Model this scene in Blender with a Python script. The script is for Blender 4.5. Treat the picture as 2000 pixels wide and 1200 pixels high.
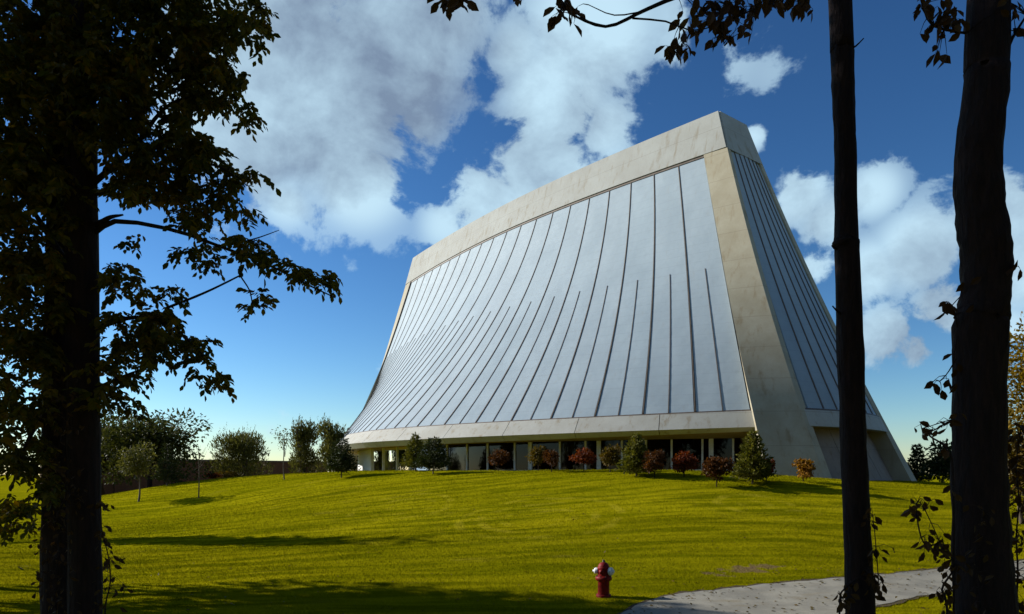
import bpy, math, random
import numpy as np
from mathutils import Vector

for o in list(bpy.data.objects):
    bpy.data.objects.remove(o)
scene = bpy.context.scene
col = scene.collection
rng = np.random.default_rng(7)
random.seed(7)

# ------------------------------------------------------------------ camera
F = 1374.5            # focal length in photo pixels (2000 wide)
HZ = 927.35           # photo row of the horizon
EYE = 0.3946          # eye height above the temple's floor level
cam_d = bpy.data.cameras.new('camera')
cam = bpy.data.objects.new('camera', cam_d)
col.objects.link(cam)
cam.location = (0, 0, EYE)
cam.rotation_euler = (math.radians(90), 0, 0)
cam_d.sensor_width = 36.0
cam_d.lens = 36.0 * F / 2000
cam_d.shift_y = (HZ - 600) / 2000
cam_d.clip_start = 0.1
cam_d.clip_end = 6000
scene.camera = cam

def at(px, py, d):
    """point at distance d (along the view axis) seen at photo pixel px, py"""
    return np.array([(px - 1000) / F * d, d, EYE + (HZ - py) / F * d])

# ------------------------------------------------------------------ sun and sky
SUN_EL = math.radians(26.5)
SUN_AZ = math.radians(-70)      # from +Y, clockwise positive: sun stands to the left and slightly beyond
sun_dir = np.array([math.sin(SUN_AZ) * math.cos(SUN_EL), math.cos(SUN_AZ) * math.cos(SUN_EL), math.sin(SUN_EL)])
sd = bpy.data.lights.new('sun', 'SUN')
sd.energy = 4.9
sd.angle = math.radians(0.53)
sd.color = (1.0, 0.955, 0.87)
so = bpy.data.objects.new('sun', sd)
col.objects.link(so)
so.location = (-40, 20, 60)
so.rotation_euler = Vector(-sun_dir).to_track_quat('-Z', 'Y').to_euler()

scene.view_settings.view_transform = 'Standard'
scene.view_settings.look = 'None'
scene.view_settings.gamma = 1.0
scene.view_settings.exposure = 0.6
scene.render.engine = 'CYCLES'

world = bpy.data.worlds.new('World')
scene.world = world
world.use_nodes = True
wt = world.node_tree
wt.nodes.clear()

class G:
    """tiny node-graph helper"""
    def __init__(s, tree): s.t = tree
    def n(s, typ, **kw):
        nd = s.t.nodes.new(typ)
        for k, v in kw.items(): setattr(nd, k, v)
        return nd
    def put(s, sock, v):
        if isinstance(v, bpy.types.NodeSocket): s.t.links.new(v, sock)
        elif v is not None: sock.default_value = v
    def m(s, op, a, b=None, c=None, clamp=False):
        nd = s.n('ShaderNodeMath', operation=op, use_clamp=clamp)
        s.put(nd.inputs[0], a); s.put(nd.inputs[1], b); s.put(nd.inputs[2], c)
        return nd.outputs[0]
    def vm(s, op, a, b=None):
        nd = s.n('ShaderNodeVectorMath', operation=op)
        s.put(nd.inputs[0], a); s.put(nd.inputs[1], b)
        return nd.outputs['Value'] if op in ('DOT_PRODUCT', 'LENGTH', 'DISTANCE') else nd.outputs[0]
    def noise(s, vec, scale, detail=5, rough=0.55, dist=0.0):
        nd = s.n('ShaderNodeTexNoise')
        s.put(nd.inputs['Vector'], vec)
        nd.inputs['Scale'].default_value = scale; nd.inputs['Detail'].default_value = detail
        nd.inputs['Roughness'].default_value = rough; nd.inputs['Distortion'].default_value = dist
        return nd.outputs['Fac']
    def mix(s, fac, a, b):
        nd = s.n('ShaderNodeMix', data_type='RGBA')
        s.put(nd.inputs['Factor'], fac); s.put(nd.inputs[6], a); s.put(nd.inputs[7], b)
        return nd.outputs[2]
    def ramp(s, fac, lo, hi, a=0.0, b=1.0, smooth=True):
        nd = s.n('ShaderNodeMapRange', interpolation_type='SMOOTHSTEP' if smooth else 'LINEAR')
        s.put(nd.inputs['Value'], fac)
        nd.inputs['From Min'].default_value = lo; nd.inputs['From Max'].default_value = hi
        nd.inputs['To Min'].default_value = a; nd.inputs['To Max'].default_value = b
        return nd.outputs[0]
    def mapping(s, vec, scale=(1, 1, 1), loc=(0, 0, 0), rot=(0, 0, 0)):
        nd = s.n('ShaderNodeMapping')
        s.put(nd.inputs['Vector'], vec)
        nd.inputs['Scale'].default_value = scale; nd.inputs['Location'].default_value = loc
        nd.inputs['Rotation'].default_value = rot
        return nd.outputs[0]

def build_world():
    g = G(wt)
    out = g.n('ShaderNodeOutputWorld')
    bg = g.n('ShaderNodeBackground')
    bg.inputs['Strength'].default_value = 0.066
    wt.links.new(bg.outputs[0], out.inputs[0])
    sky = g.n('ShaderNodeTexSky', sky_type='NISHITA')
    sky.sun_disc = False
    sky.sun_elevation = SUN_EL
    sky.sun_rotation = SUN_AZ
    sky.air_density = 1.0
    sky.dust_density = 0.08
    sky.ozone_density = 3.0
    hs = g.n('ShaderNodeHueSaturation')
    hs.inputs['Saturation'].default_value = 1.12
    hs.inputs['Hue'].default_value = 0.495
    wt.links.new(sky.outputs[0], hs.inputs['Color'])
    tint = g.n('ShaderNodeMix', data_type='RGBA', blend_type='MULTIPLY')
    tint.inputs['Factor'].default_value = 1.0
    wt.links.new(hs.outputs[0], tint.inputs[6]); tint.inputs[7].default_value = (.94, .99, 1.05, 1)
    sc1 = g.vm('MULTIPLY', tint.outputs[2], (.22, .22, .22))
    gm = g.n('ShaderNodeGamma'); gm.inputs[1].default_value = 1.36
    wt.links.new(sc1, gm.inputs[0])
    skyc = g.vm('MULTIPLY', gm.outputs[0], (4.7, 4.7, 4.7))
    dirv = g.n('ShaderNodeTexCoord').outputs['Generated']
    dn = g.vm('NORMALIZE', dirv)
    # cloud banks: centre as a photo pixel turned into a direction, angular radius in photo pixels
    banks = [(610, 170, 290, 1.0), (470, 250, 210, .95), (770, 110, 190, 1.0), (540, 30, 260, 1.0), (700, 350, 120, 1.0),
             (560, 395, 75, .8), (400, 300, 120, .8), (860, 20, 150, .9), (820, 230, 90, .8),
             (1090, 190, 140, 1.0), (1060, 330, 150, 1.0), (950, 400, 110, .95), (1180, 250, 90, .85), (1150, 60, 170, .95),
             (870, 440, 70, .8), (1010, 100, 90, .8),
             (1430, 110, 150, .50), (1320, 40, 170, .60), (1510, 140, 90, .46),
             (1560, 385, 75, .95), (1610, 430, 70, .85), (1705, 375, 70, .85), (1800, 490, 105, 1.0), (1700, 530, 80, .9),
             (1950, 420, 100, 1.0), (1990, 520, 100, 1.0), (1850, 605, 85, 1.0), (1725, 655, 80, .95), (1800, 680, 60, .9),
             (1475, 265, 36, .8), (675, 515, 34, .40), (565, 815, 34, .45), (528, 842, 26, .45), (825, 370, 30, .42), (740, 470, 60, .35), (1590, 520, 55, .75),
             (1970, 640, 60, .75)]
    dens = None
    for (px, py, r, wgt) in banks:
        v = Vector(at(px, py, 1.0) - np.array([0, 0, EYE])).normalized()
        ang = r / F * v.y * 0.95
        K = 1.0 / (1 - math.cos(ang))
        dt = g.vm('DOT_PRODUCT', dn, tuple(v))
        e = g.m('MULTIPLY', g.m('EXPONENT', g.m('MULTIPLY', g.m('SUBTRACT', dt, 1.0), K * 0.9)), wgt)
        if dens is None: dens = e
        else:
            nd = g.n('ShaderNodeMath', operation='SMOOTH_MAX')
            g.put(nd.inputs[0], dens); g.put(nd.inputs[1], e); nd.inputs[2].default_value = 0.12
            dens = nd.outputs[0]
    # the same kind of broken cloud goes on round the rest of the sky
    far = g.ramp(g.vm('DOT_PRODUCT', dn, (0, 0.958, 0.287)), 0.79, 0.62)
    rest = g.m('MULTIPLY', g.ramp(g.noise(g.mapping(dn, (1, 1, 1.8)), 2.6, 2, .5), .45, .70, 0, 1.0), far)
    dens = g.m('MAXIMUM', dens, rest)
    warp = g.noise(g.mapping(dn, (1, 1, 1.25)), 8.0, 10, 0.62, 0.3)
    fine_n = g.noise(g.mapping(dn, (1, 1, 1.15)), 26.0, 8, 0.62, 0.2)
    dens0 = g.m('ADD', dens, g.m('MULTIPLY', g.m('SUBTRACT', fine_n, 0.5), 0.55))
    d1 = g.m('ADD', dens0, g.m('MULTIPLY', g.m('SUBTRACT', warp, 0.5), 1.75))
    # offset sample towards the sun for the shading of the banks
    wsun = g.noise(g.mapping(g.vm('ADD', dn, tuple(0.035 * sun_dir)), (1, 1, 1.25)), 7.0, 5, 0.55, 0.35)
    mask = g.ramp(d1, 0.43, 0.64)
    mask = g.m('MULTIPLY', mask, g.ramp(dens, .25, .85, .40, .96))
    # grey thick middles
    grey = None
    for (px, py, r, wgt) in [(790, 120, 200, .95), (700, 30, 230, .75), (620, 180, 200, .75), (520, 60, 180, .5), (860, 200, 90, .7), (1600, 440, 90, .4),
                             (1800, 540, 110, .5), (1760, 700, 100, .5), (1870, 640, 80, .4), (1200, 160, 110, .3), (1980, 500, 90, .4)]:
        v = Vector(at(px, py, 1.0) - np.array([0, 0, EYE])).normalized()
        K = 1.0 / (1 - math.cos(r / F * v.y))
        e = g.m('MULTIPLY', g.m('EXPONENT', g.m('MULTIPLY', g.m('SUBTRACT', g.vm('DOT_PRODUCT', dn, tuple(v)), 1.0), K)), wgt)
        grey = e if grey is None else g.m('MAXIMUM', grey, e)
    shade = g.m('ADD', grey, g.m('MULTIPLY', g.m('SUBTRACT', wsun, warp), 1.6))
    shade = g.m('ADD', shade, g.m('MULTIPLY', far, 0.35))
    n3 = g.noise(g.mapping(dn, (1, 1, 1.4)), 11.0, 6, .6)
    shade = g.m('ADD', shade, g.m('MULTIPLY', g.m('SUBTRACT', n3, 0.5), 0.7), clamp=True)
    ccol = g.mix(shade, (5.8, 8.2, 9.7, 1), (2.1, 2.9, 4.1, 1))
    final = g.mix(mask, skyc, ccol)
    wt.links.new(final, bg.inputs['Color'])
build_world()

# ------------------------------------------------------------------ mesh and tagging helpers
def raw_mesh(name, V, faces, smooth=False):
    """V (n,3) array; faces: list of (m,k) int arrays"""
    me = bpy.data.meshes.new(name)
    V = np.asarray(V, dtype=np.float32)
    if isinstance(faces, np.ndarray): faces = [faces]
    faces = [np.asarray(f, dtype=np.int32) for f in faces if len(f)]
    loops = np.concatenate([f.ravel() for f in faces])
    tot = np.concatenate([np.full(len(f), f.shape[1], dtype=np.int32) for f in faces])
    start = np.concatenate([[0], np.cumsum(tot)[:-1]]).astype(np.int32)
    me.vertices.add(len(V)); me.vertices.foreach_set('co', V.ravel())
    me.loops.add(len(loops)); me.loops.foreach_set('vertex_index', loops)
    me.polygons.add(len(tot)); me.polygons.foreach_set('loop_start', start)
    me.polygons.foreach_set('use_smooth', np.full(len(tot), smooth, dtype=bool))
    me.update(calc_edges=True)
    me.validate()
    return me

def link(name, me, mat, parent=None):
    o = bpy.data.objects.new(name, me)
    col.objects.link(o)
    if me is not None and mat is not None and len(me.materials) == 0:
        me.materials.append(mat)
    if parent is not None: o.parent = parent
    return o

def empty(name, loc, label, cat, group=None):
    o = bpy.data.objects.new(name, None)
    col.objects.link(o)
    o.location = loc
    o.empty_display_size = 0.3
    o['label'] = label; o['category'] = cat
    if group: o['group'] = group
    return o

def tag(o, label, cat, group=None):
    o['label'] = label; o['category'] = cat
    if group: o['group'] = group
    return o

class MB:
    """collects quads/tris/ngons in world or local coordinates"""
    def __init__(s): s.v = []; s.f = []
    def grid(s, P, flip=False, closed=False):
        """P (a,b,3) array"""
        a, b = P.shape[:2]; o = len(s.v)
        s.v += P.reshape(-1, 3).tolist()
        for i in range(a - 1):
            for j in range(b if closed else b - 1):
                j2 = (j + 1) % b
                q = [o + i * b + j, o + (i + 1) * b + j, o + (i + 1) * b + j2, o + i * b + j2]
                s.f.append(q[::-1] if flip else q)
        return s
    def poly(s, pts, flip=False):
        o = len(s.v); s.v += [list(map(float, p)) for p in pts]
        f = list(range(o, o + len(pts))); s.f.append(f[::-1] if flip else f)
        return s
    def loft(s, P, caps=True):
        """P (a,b,3): closed sections"""
        s.grid(P, closed=True)
        if caps: s.poly(P[0]); s.poly(P[-1][::-1])
        return s
    def box(s, c, h):
        c = np.array(c, float); h = np.array(h, float)
        o = len(s.v)
        for sx in (-1, 1):
            for sy in (-1, 1):
                for sz in (-1, 1): s.v.append((c + h * (sx, sy, sz)).tolist())
        for q in ((0, 1, 3, 2), (4, 6, 7, 5), (0, 4, 5, 1), (2, 3, 7, 6), (0, 2, 6, 4), (1, 5, 7, 3)):
            s.f.append([o + k for k in q])
        return s
    def build(s, name, mat, parent=None, smooth=False, org=None):
        V = np.array(s.v, dtype=np.float32)
        if org is not None: V = V - np.asarray(org, dtype=np.float32)
        me = bpy.data.meshes.new(name)
        me.from_pydata(V.tolist(), [], s.f)
        if smooth: me.polygons.foreach_set('use_smooth', np.ones(len(me.polygons), dtype=bool))
        me.update()
        return link(name, me, mat, parent)

def tube(pts, rad, n=8, knots=0.0, seed=0):
    """sections along a polyline, (len,n,3)"""
    pts = np.asarray(pts, float); rad = np.asarray(rad, float) * np.ones(len(pts))
    r = np.random.default_rng(seed)
    T = np.gradient(pts, axis=0); T /= np.linalg.norm(T, axis=1)[:, None] + 1e-9
    ref = np.array([0.31, 0.95, 0.05]) if abs(T[0, 2]) > .6 else np.array([0, 0, 1.0])
    out = []
    for i in range(len(pts)):
        a = np.cross(T[i], ref); a /= np.linalg.norm(a) + 1e-9
        b = np.cross(T[i], a)
        th = np.linspace(0, 2 * np.pi, n, endpoint=False)
        rr = rad[i] * (1 + knots * (r.random(n) - .5))
        out.append(pts[i] + (np.cos(th) * rr)[:, None] * a + (np.sin(th) * rr)[:, None] * b)
    return np.array(out)

def smooth_path(pts, n):
    """Catmull-Rom resample"""
    pts = np.asarray(pts, float)
    k = np.linspace(0, len(pts) - 1, n)
    P = np.vstack([2 * pts[0] - pts[1], pts, 2 * pts[-1] - pts[-2]])
    i = np.minimum(k.astype(int), len(pts) - 2); t = (k - i)[:, None]
    p0, p1, p2, p3 = P[i], P[i + 1], P[i + 2], P[i + 3]
    return .5 * (2 * p1 + (p2 - p0) * t + (2 * p0 - 5 * p1 + 4 * p2 - p3) * t ** 2 + (3 * p1 - p0 - 3 * p2 + p3) * t ** 3)

# ------------------------------------------------------------------ materials
def mat(name, base, rough=0.7, metal=0.0, spec=0.5):
    m = bpy.data.materials.new(name); m.use_nodes = True
    p = m.node_tree.nodes['Principled BSDF']
    p.inputs['Base Color'].default_value = (*base, 1)
    p.inputs['Roughness'].default_value = rough
    p.inputs['Metallic'].default_value = metal
    p.inputs['Specular IOR Level'].default_value = spec
    return m, G(m.node_tree), p

def bump(g, p, h, strength, dist):
    b = g.n('ShaderNodeBump')
    b.inputs['Strength'].default_value = strength; b.inputs['Distance'].default_value = dist
    g.put(b.inputs['Height'], h)
    g.t.links.new(b.outputs[0], p.inputs['Normal'])

def two_tone(name, c1, c2, scale, rough=.8, stretch=(1, 1, 1), detail=5, bs=0.0, bd=0.02, spec=.3):
    m, g, p = mat(name, c1, rough, 0, spec)
    v = g.mapping(g.n('ShaderNodeNewGeometry').outputs['Position'], stretch)
    nz = g.noise(v, scale, detail, .6)
    g.put(p.inputs['Base Color'], g.mix(g.ramp(nz, .32, .68), (*c1, 1), (*c2, 1)))
    if bs: bump(g, p, nz, bs, bd)
    return m

def concrete(name, c1, c2):
    m, g, p = mat(name, c1, .82, 0, .3)
    pos = g.n('ShaderNodeNewGeometry').outputs['Position']
    a = g.noise(pos, .55, 6, .62)
    st = g.noise(g.mapping(pos, (1.8, 1.8, .05)), 1.5, 5, .6)         # run-off streaks
    fine = g.noise(pos, 9, 6, .6)
    c = g.mix(g.ramp(a, .3, .72), (*c1, 1), (*c2, 1))
    c = g.mix(g.ramp(st, .52, .74, 0, .75), c, (c1[0] * .62, c1[1] * .50, c1[2] * .36, 1))
    c = g.mix(g.ramp(fine, .35, .75, 0, .22), c, (c1[0] * .7, c1[1] * .68, c1[2] * .64, 1))
    lift = g.m('FRACT', g.m('MULTIPLY', g.n('ShaderNodeSeparateXYZ').outputs[2], 1.0))
    sep = g.n('ShaderNodeSeparateXYZ'); g.put(sep.inputs[0], pos)
    lift = g.m('FRACT', g.m('MULTIPLY', sep.outputs[2], 1 / 1.9))
    line = g.m('LESS_THAN', lift, .016)                                   # pour joints
    c = g.mix(g.m('MULTIPLY', line, .5), c, (c1[0] * .5, c1[1] * .45, c1[2] * .4, 1))
    g.put(p.inputs['Base Color'], c)
    bump(g, p, fine, .12, .02)
    return m

M = {}
M['concrete'] = concrete('temple_concrete', (.40, .365, .275), (.325, .285, .20))
M['beam'] = concrete('ridge_concrete', (.345, .355, .335), (.30, .30, .275))
M['band'] = concrete('eave_concrete', (.42, .42, .385), (.36, .35, .31))

def metal_roof():
    m, g, p = mat('lead_coated_metal', (.5, .53, .58), .6, .0, .12)
    pos = g.n('ShaderNodeNewGeometry').outputs['Position']
    a = g.noise(g.mapping(pos, (1, 1, .5)), .5, 6, .6)
    b = g.noise(pos, 3.2, 4, .6)
    c = g.mix(g.ramp(a, .3, .7), (.315, .385, .435, 1), (.265, .33, .38, 1))
    c = g.mix(g.ramp(b, .45, .8, 0, .35), c, (.25, .30, .335, 1))
    st = g.noise(g.mapping(pos, (2.2, 2.2, .1)), 1.2, 4, .6)
    c = g.mix(g.ramp(st, .58, .8, 0, .4), c, (.27, .275, .27, 1))
    sep = g.n('ShaderNodeSeparateXYZ'); g.put(sep.inputs[0], pos)
    lap = g.m('FRACT', g.m('MULTIPLY', sep.outputs[2], 1 / .62))
    line = g.m('LESS_THAN', lap, .035)
    c = g.mix(g.m('MULTIPLY', line, .34), c, (.20, .22, .25, 1))
    rnd = g.n('ShaderNodeObjectInfo').outputs['Random']
    c = g.mix(g.m('MULTIPLY', rnd, .30), c, (.37, .42, .46, 1))
    g.put(p.inputs['Base Color'], c)
    g.put(p.inputs['Roughness'], g.ramp(b, .3, .7, .52, .68))
    bump(g, p, g.m('ADD', g.noise(g.mapping(pos, (1, 1, 1.5)), 1.5, 3, .5), g.m('MULTIPLY', line, -.08)), .3, .05)
    return m
M['metal'] = metal_roof()
M['seam'] = two_tone('seam_bronze', (.085, .065, .05), (.13, .10, .08), 3, .55)
M['soffit'] = two_tone('soffit_tan', (.34, .24, .11), (.28, .19, .085), 2, .7)
M['mullion'] = two_tone('mullion_grey', (.62, .62, .59), (.52, .52, .49), 4, .45)
M['white_wall'] = two_tone('white_plaster', (.72, .73, .72), (.66, .66, .64), 2, .8)
M['core'] = two_tone('inner_wall', (.17, .10, .075), (.10, .06, .045), 1.2, .8)
M['base_wall'] = concrete('base_concrete', (.28, .225, .18), (.22, .175, .14))

def glass():
    m = bpy.data.materials.new('tinted_glass'); m.use_nodes = True
    t = m.node_tree; t.nodes.clear(); g = G(t)
    out = g.n('ShaderNodeOutputMaterial'); tr = g.n('ShaderNodeBsdfTransparent'); gl = g.n('ShaderNodeBsdfGlossy')
    tr.inputs[0].default_value = (.20, .16, .14, 1)
    gl.inputs['Roughness'].default_value = .03; gl.inputs['Color'].default_value = (.9, .92, .95, 1)
    fr = g.n('ShaderNodeFresnel'); fr.inputs[0].default_value = 1.33
    mx = g.n('ShaderNodeMixShader')
    t.links.new(fr.outputs[0], mx.inputs[0]); t.links.new(tr.outputs[0], mx.inputs[1]); t.links.new(gl.outputs[0], mx.inputs[2])
    t.links.new(mx.outputs[0], out.inputs[0])
    return m
M['glass'] = glass()

def leaf_mat(name, cols, trans=.35, rough=.55, scale=2.0):
    """cols: list of colours mixed by a random value per leaf (mesh island)"""
    m = bpy.data.materials.new(name); m.use_nodes = True
    t = m.node_tree; t.nodes.clear(); g = G(t)
    out = g.n('ShaderNodeOutputMaterial')
    geo = g.n('ShaderNodeNewGeometry')
    r = geo.outputs['Random Per Island']
    big = g.noise(geo.outputs['Position'], scale, 3, .5)
    f = g.m('ADD', g.m('MULTIPLY', r, .6), g.m('MULTIPLY', g.ramp(big, .3, .7), .4))
    cr = g.n('ShaderNodeValToRGB')
    els = cr.color_ramp.elements
    while len(els) < len(cols): els.new(.5)
    for i, c in enumerate(cols):
        els[i].position = i / (len(cols) - 1); els[i].color = (*c, 1)
    g.put(cr.inputs[0], f)
    d = g.n('ShaderNodeBsdfPrincipled')
    d.inputs['Roughness'].default_value = rough
    d.inputs['Specular IOR Level'].default_value = .10
    tl = g.n('ShaderNodeBsdfTranslucent')
    g.put(d.inputs['Base Color'], cr.outputs[0])
    tcol = g.n('ShaderNodeHueSaturation'); tcol.inputs['Value'].default_value = 1.3; tcol.inputs['Saturation'].default_value = 1.1
    g.put(tcol.inputs['Color'], cr.outputs[0]); g.put(tl.inputs['Color'], tcol.outputs[0])
    mx = g.n('ShaderNodeMixShader'); mx.inputs[0].default_value = trans
    t.links.new(d.outputs[0], mx.inputs[1]); t.links.new(tl.outputs[0], mx.inputs[2]); t.links.new(mx.outputs[0], out.inputs[0])
    return m
M['leaf_fg'] = leaf_mat('broad_leaf', [(.030, .034, .007), (.055, .056, .009), (.11, .085, .012), (.20, .11, .016)], .5)
M['leaf_near'] = leaf_mat('near_leaf', [(.030, .014, .008), (.045, .022, .009), (.07, .036, .010), (.12, .075, .015)], .3)
M['leaf_oak'] = leaf_mat('dark_oak_leaf', [(.025, .032, .008), (.045, .05, .010), (.07, .065, .014)], .25)
M['leaf_willow'] = leaf_mat('willow_leaf', [(.045, .048, .010), (.08, .08, .018), (.125, .112, .028)], .3)
M['leaf_dark'] = leaf_mat('dark_yew_leaf', [(.018, .026, .007), (.03, .04, .010), (.05, .055, .012)], .15)
M['leaf_spruce'] = leaf_mat('golden_spruce_leaf', [(.035, .045, .008), (.09, .09, .014), (.17, .15, .02)], .25)
M['leaf_red'] = leaf_mat('red_leaf', [(.055, .012, .006), (.12, .026, .010), (.19, .06, .016)], .3)
M['leaf_rust'] = leaf_mat('rust_leaf', [(.028, .018, .006), (.065, .026, .009), (.12, .045, .012)], .3)
M['leaf_orange'] = leaf_mat('orange_leaf', [(.13, .075, .012), (.24, .11, .018), (.28, .17, .02)], .3)
M['leaf_autumn'] = leaf_mat('autumn_leaf', [(.04, .034, .007), (.085, .060, .010), (.14, .08, .012)], .3)
M['leaf_gold'] = leaf_mat('gold_leaf', [(.07, .05, .010), (.17, .115, .014), (.27, .17, .02)], .35, scale=.8)
M['leaf_ivy'] = leaf_mat('ivy_leaf', [(.03, .018, .009), (.055, .03, .012), (.08, .05, .016)], .25, .35)
M['bark'] = two_tone('dark_bark', (.024, .011, .009), (.011, .005, .005), 5, .9, (4, 4, .8), 7, 1.0, .05)
M['bark_grey'] = two_tone('grey_bark', (.11, .085, .06), (.06, .045, .035), 6, .9, (3, 3, .8), 6, .6, .03)

# ------------------------------------------------------------------ the ground
CP = []    # control points x, y, z of the lawn
def cp(px, py, d): CP.append(tuple(at(px, py, d)))
for a in [(120, 990, 60), (200, 975, 60), (345, 946, 60), (450, 935, 60), (580, 925, 56), (690, 920, 50), (800, 919, 46), (920, 919, 43), (1100, 918, 38),
          (1300, 922, 33.5), (1500, 931, 32), (1640, 940, 32), (1860, 953, 33), (2060, 965, 34),
          (1165, 1165, 15.4), (1165, 1100, 18.6), (1165, 1040, 22.6), (1150, 975, 29), (900, 975, 31), (600, 985, 34), (350, 1000, 40), (150, 1040, 34),
          (1500, 990, 26), (1500, 1050, 21), (1800, 1000, 26), (1800, 1060, 21.5), (2050, 1060, 22),
          (700, 1070, 22.5), (300, 1085, 23.5), (700, 1150, 16.5), (300, 1150, 17.5), (0, 1160, 17.5), (0, 1080, 25),
          (1500, 1143, 16.6), (1870, 1110, 19.2), (1870, 1152, 16.2), (1700, 1186, 14.2), (1300, 1166, 15.2), (1210, 1200, 13.8), (600, 1200, 14.2)]:
    cp(*a)
CP += [(0, 0, -1.30), (0, 7, -2.05), (-6, 8, -2.1), (6, 7, -2.05), (-8, 2, -1.4), (8, 2, -1.4), (0, -10, -1.2), (12, 10, -2.2), (-14, 12, -2.2)]
# the level terrace the temple stands on
CP += [(16, 37, .12), (24, 43, .0), (8, 43, .12), (0, 48, .1), (-9, 56, .1), (-16, 66, .0), (3, 62, .1), (-14, 84, .0), (20, 56, .0), (30, 50, -.4), (36, 40, -.9), (10, 80, .0)]
CP += [(-30, 72, -1.2), (-22, 80, -.4), (-45, 70, -2.2), (-40, 95, -1.2), (-60, 50, -2.4), (-40, 30, -2.4), (45, 25, -2.2), (60, 60, -1.5), (40, 100, -.8), (0, 120, -.8), (-80, 110, -2), (80, 110, -1.5)]
CP = np.array(CP)
def tps_k(r2): return r2 * np.log(r2 + 1e-9) * .5
_n = len(CP)
_K = tps_k(((CP[:, None, :2] - CP[None, :, :2]) ** 2).sum(-1)) + np.eye(_n) * 2.0
_P = np.c_[np.ones(_n), CP[:, :2]]
_A = np.block([[_K, _P], [_P.T, np.zeros((3, 3))]])
_W = np.linalg.solve(_A, np.r_[CP[:, 2], 0, 0, 0])
def gz(x, y):
    x = np.asarray(x, float); y = np.asarray(y, float); sh = x.shape
    q = np.stack([x.ravel(), y.ravel()], 1)
    z = tps_k(((q[:, None, :] - CP[None, :, :2]) ** 2).sum(-1)) @ _W[:_n] + _W[_n] + q @ _W[_n + 1:]
    r = np.hypot(q[:, 0], q[:, 1] - 45)
    k = np.clip((r - 65) / 60, 0, 1); k = k * k * (3 - 2 * k)
    z = np.clip(z, -3.2, 1.2) * (1 - k) + (-1.6) * k
    return z.reshape(sh)
def ground_pt(px, d):
    x = (px - 1000) / F * d
    return np.array([x, d, float(gz(x, d))])
def ray_ground(px, py):
    d = np.linspace(5, 58, 1600)
    p = np.stack([(px - 1000) / F * d, d, EYE + (HZ - py) / F * d], 1)
    below = p[:, 2] < gz(p[:, 0], p[:, 1])
    i = int(np.argmax(below)) if below.any() else len(d) - 1
    return p[i]

def lawn_mat():
    m, g, p = mat('mown_grass', (.1, .1, .01), .95, 0, .0)
    pos = g.n('ShaderNodeNewGeometry').outputs['Position']
    streak = g.noise(g.mapping(pos, (.12, 1.0, .0), rot=(0, 0, .10)), 2.0, 6, .62, .3)
    patch = g.noise(pos, .22, 5, .6)
    broad = g.noise(g.mapping(pos, (.5, 1, 0)), .085, 3, .5)
    fine = g.noise(pos, 26, 5, .7)
    c = g.mix(g.ramp(streak, .38, .62), (.118, .120, .0012, 1), (.310, .270, .0045, 1))
    c = g.mix(g.ramp(patch, .40, .72, 0, .4), c, (.205, .188, .0015, 1))
    c = g.mix(g.ramp(fine, .40, .74, 0, .55), c, (.105, .094, .001, 1))
    c = g.mix(g.ramp(broad, .38, .66, 0, .55), c, (.130, .132, .0012, 1))
    c = g.mix(g.ramp(g.noise(g.mapping(pos, (.35, 1, 0)), .8, 6, .65), .58, .78, 0, .5), c, (.30, .235, .03, 1))
    # turning circles left by the mower
    for (px, py, r0) in ((790, 990, 3.2), (1475, 985, 2.6), (1060, 1010, 4.0)):
        q = ray_ground(px, py)
        sp = g.n('ShaderNodeSeparateXYZ'); g.put(sp.inputs[0], pos)
        dx = g.m('SUBTRACT', sp.outputs[0], float(q[0])); dy = g.m('MULTIPLY', g.m('SUBTRACT', sp.outputs[1], float(q[1])), .8)
        rr = g.m('SQRT', g.m('ADD', g.m('MULTIPLY', dx, dx), g.m('MULTIPLY', dy, dy)))
        rr = g.m('ADD', rr, g.m('MULTIPLY', patch, 1.2))
        w = g.m('MULTIPLY', g.ramp(g.m('SINE', g.m('MULTIPLY', rr, 7.5)), -.2, .9), g.m('MULTIPLY', g.ramp(rr, r0 * .2, r0 * .5), g.ramp(rr, r0 * 1.2, r0 * .85)))
        c = g.mix(g.m('MULTIPLY', g.m('MULTIPLY', w, g.ramp(g.noise(pos, .9, 3), .4, .65)), .40), c, (.37, .31, .02, 1))
    # worn bare patches near the path
    for (px, py, r0) in ((1455, 1112, .36), (1490, 1106, .26), (1395, 1122, .22)):
        q = ray_ground(px, py)
        df = g.vm('SUBTRACT', pos, tuple(q)); df = g.vm('MULTIPLY', df, (.55, 1, 0))
        dd = g.m('ADD', g.vm('LENGTH', df), g.m('MULTIPLY', g.m('SUBTRACT', g.noise(pos, 3.5, 4, .6), .5), 1.1))
        c = g.mix(g.ramp(dd, r0, r0 * .45, 0, .8), c, (.17, .115, .06, 1))
    g.put(p.inputs['Base Color'], c)
    bump(g, p, g.m('ADD', g.m('MULTIPLY', fine, 1.0), g.m('MULTIPLY', streak, .4)), .7, .05)
    return m
M['lawn'] = lawn_mat()

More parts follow.
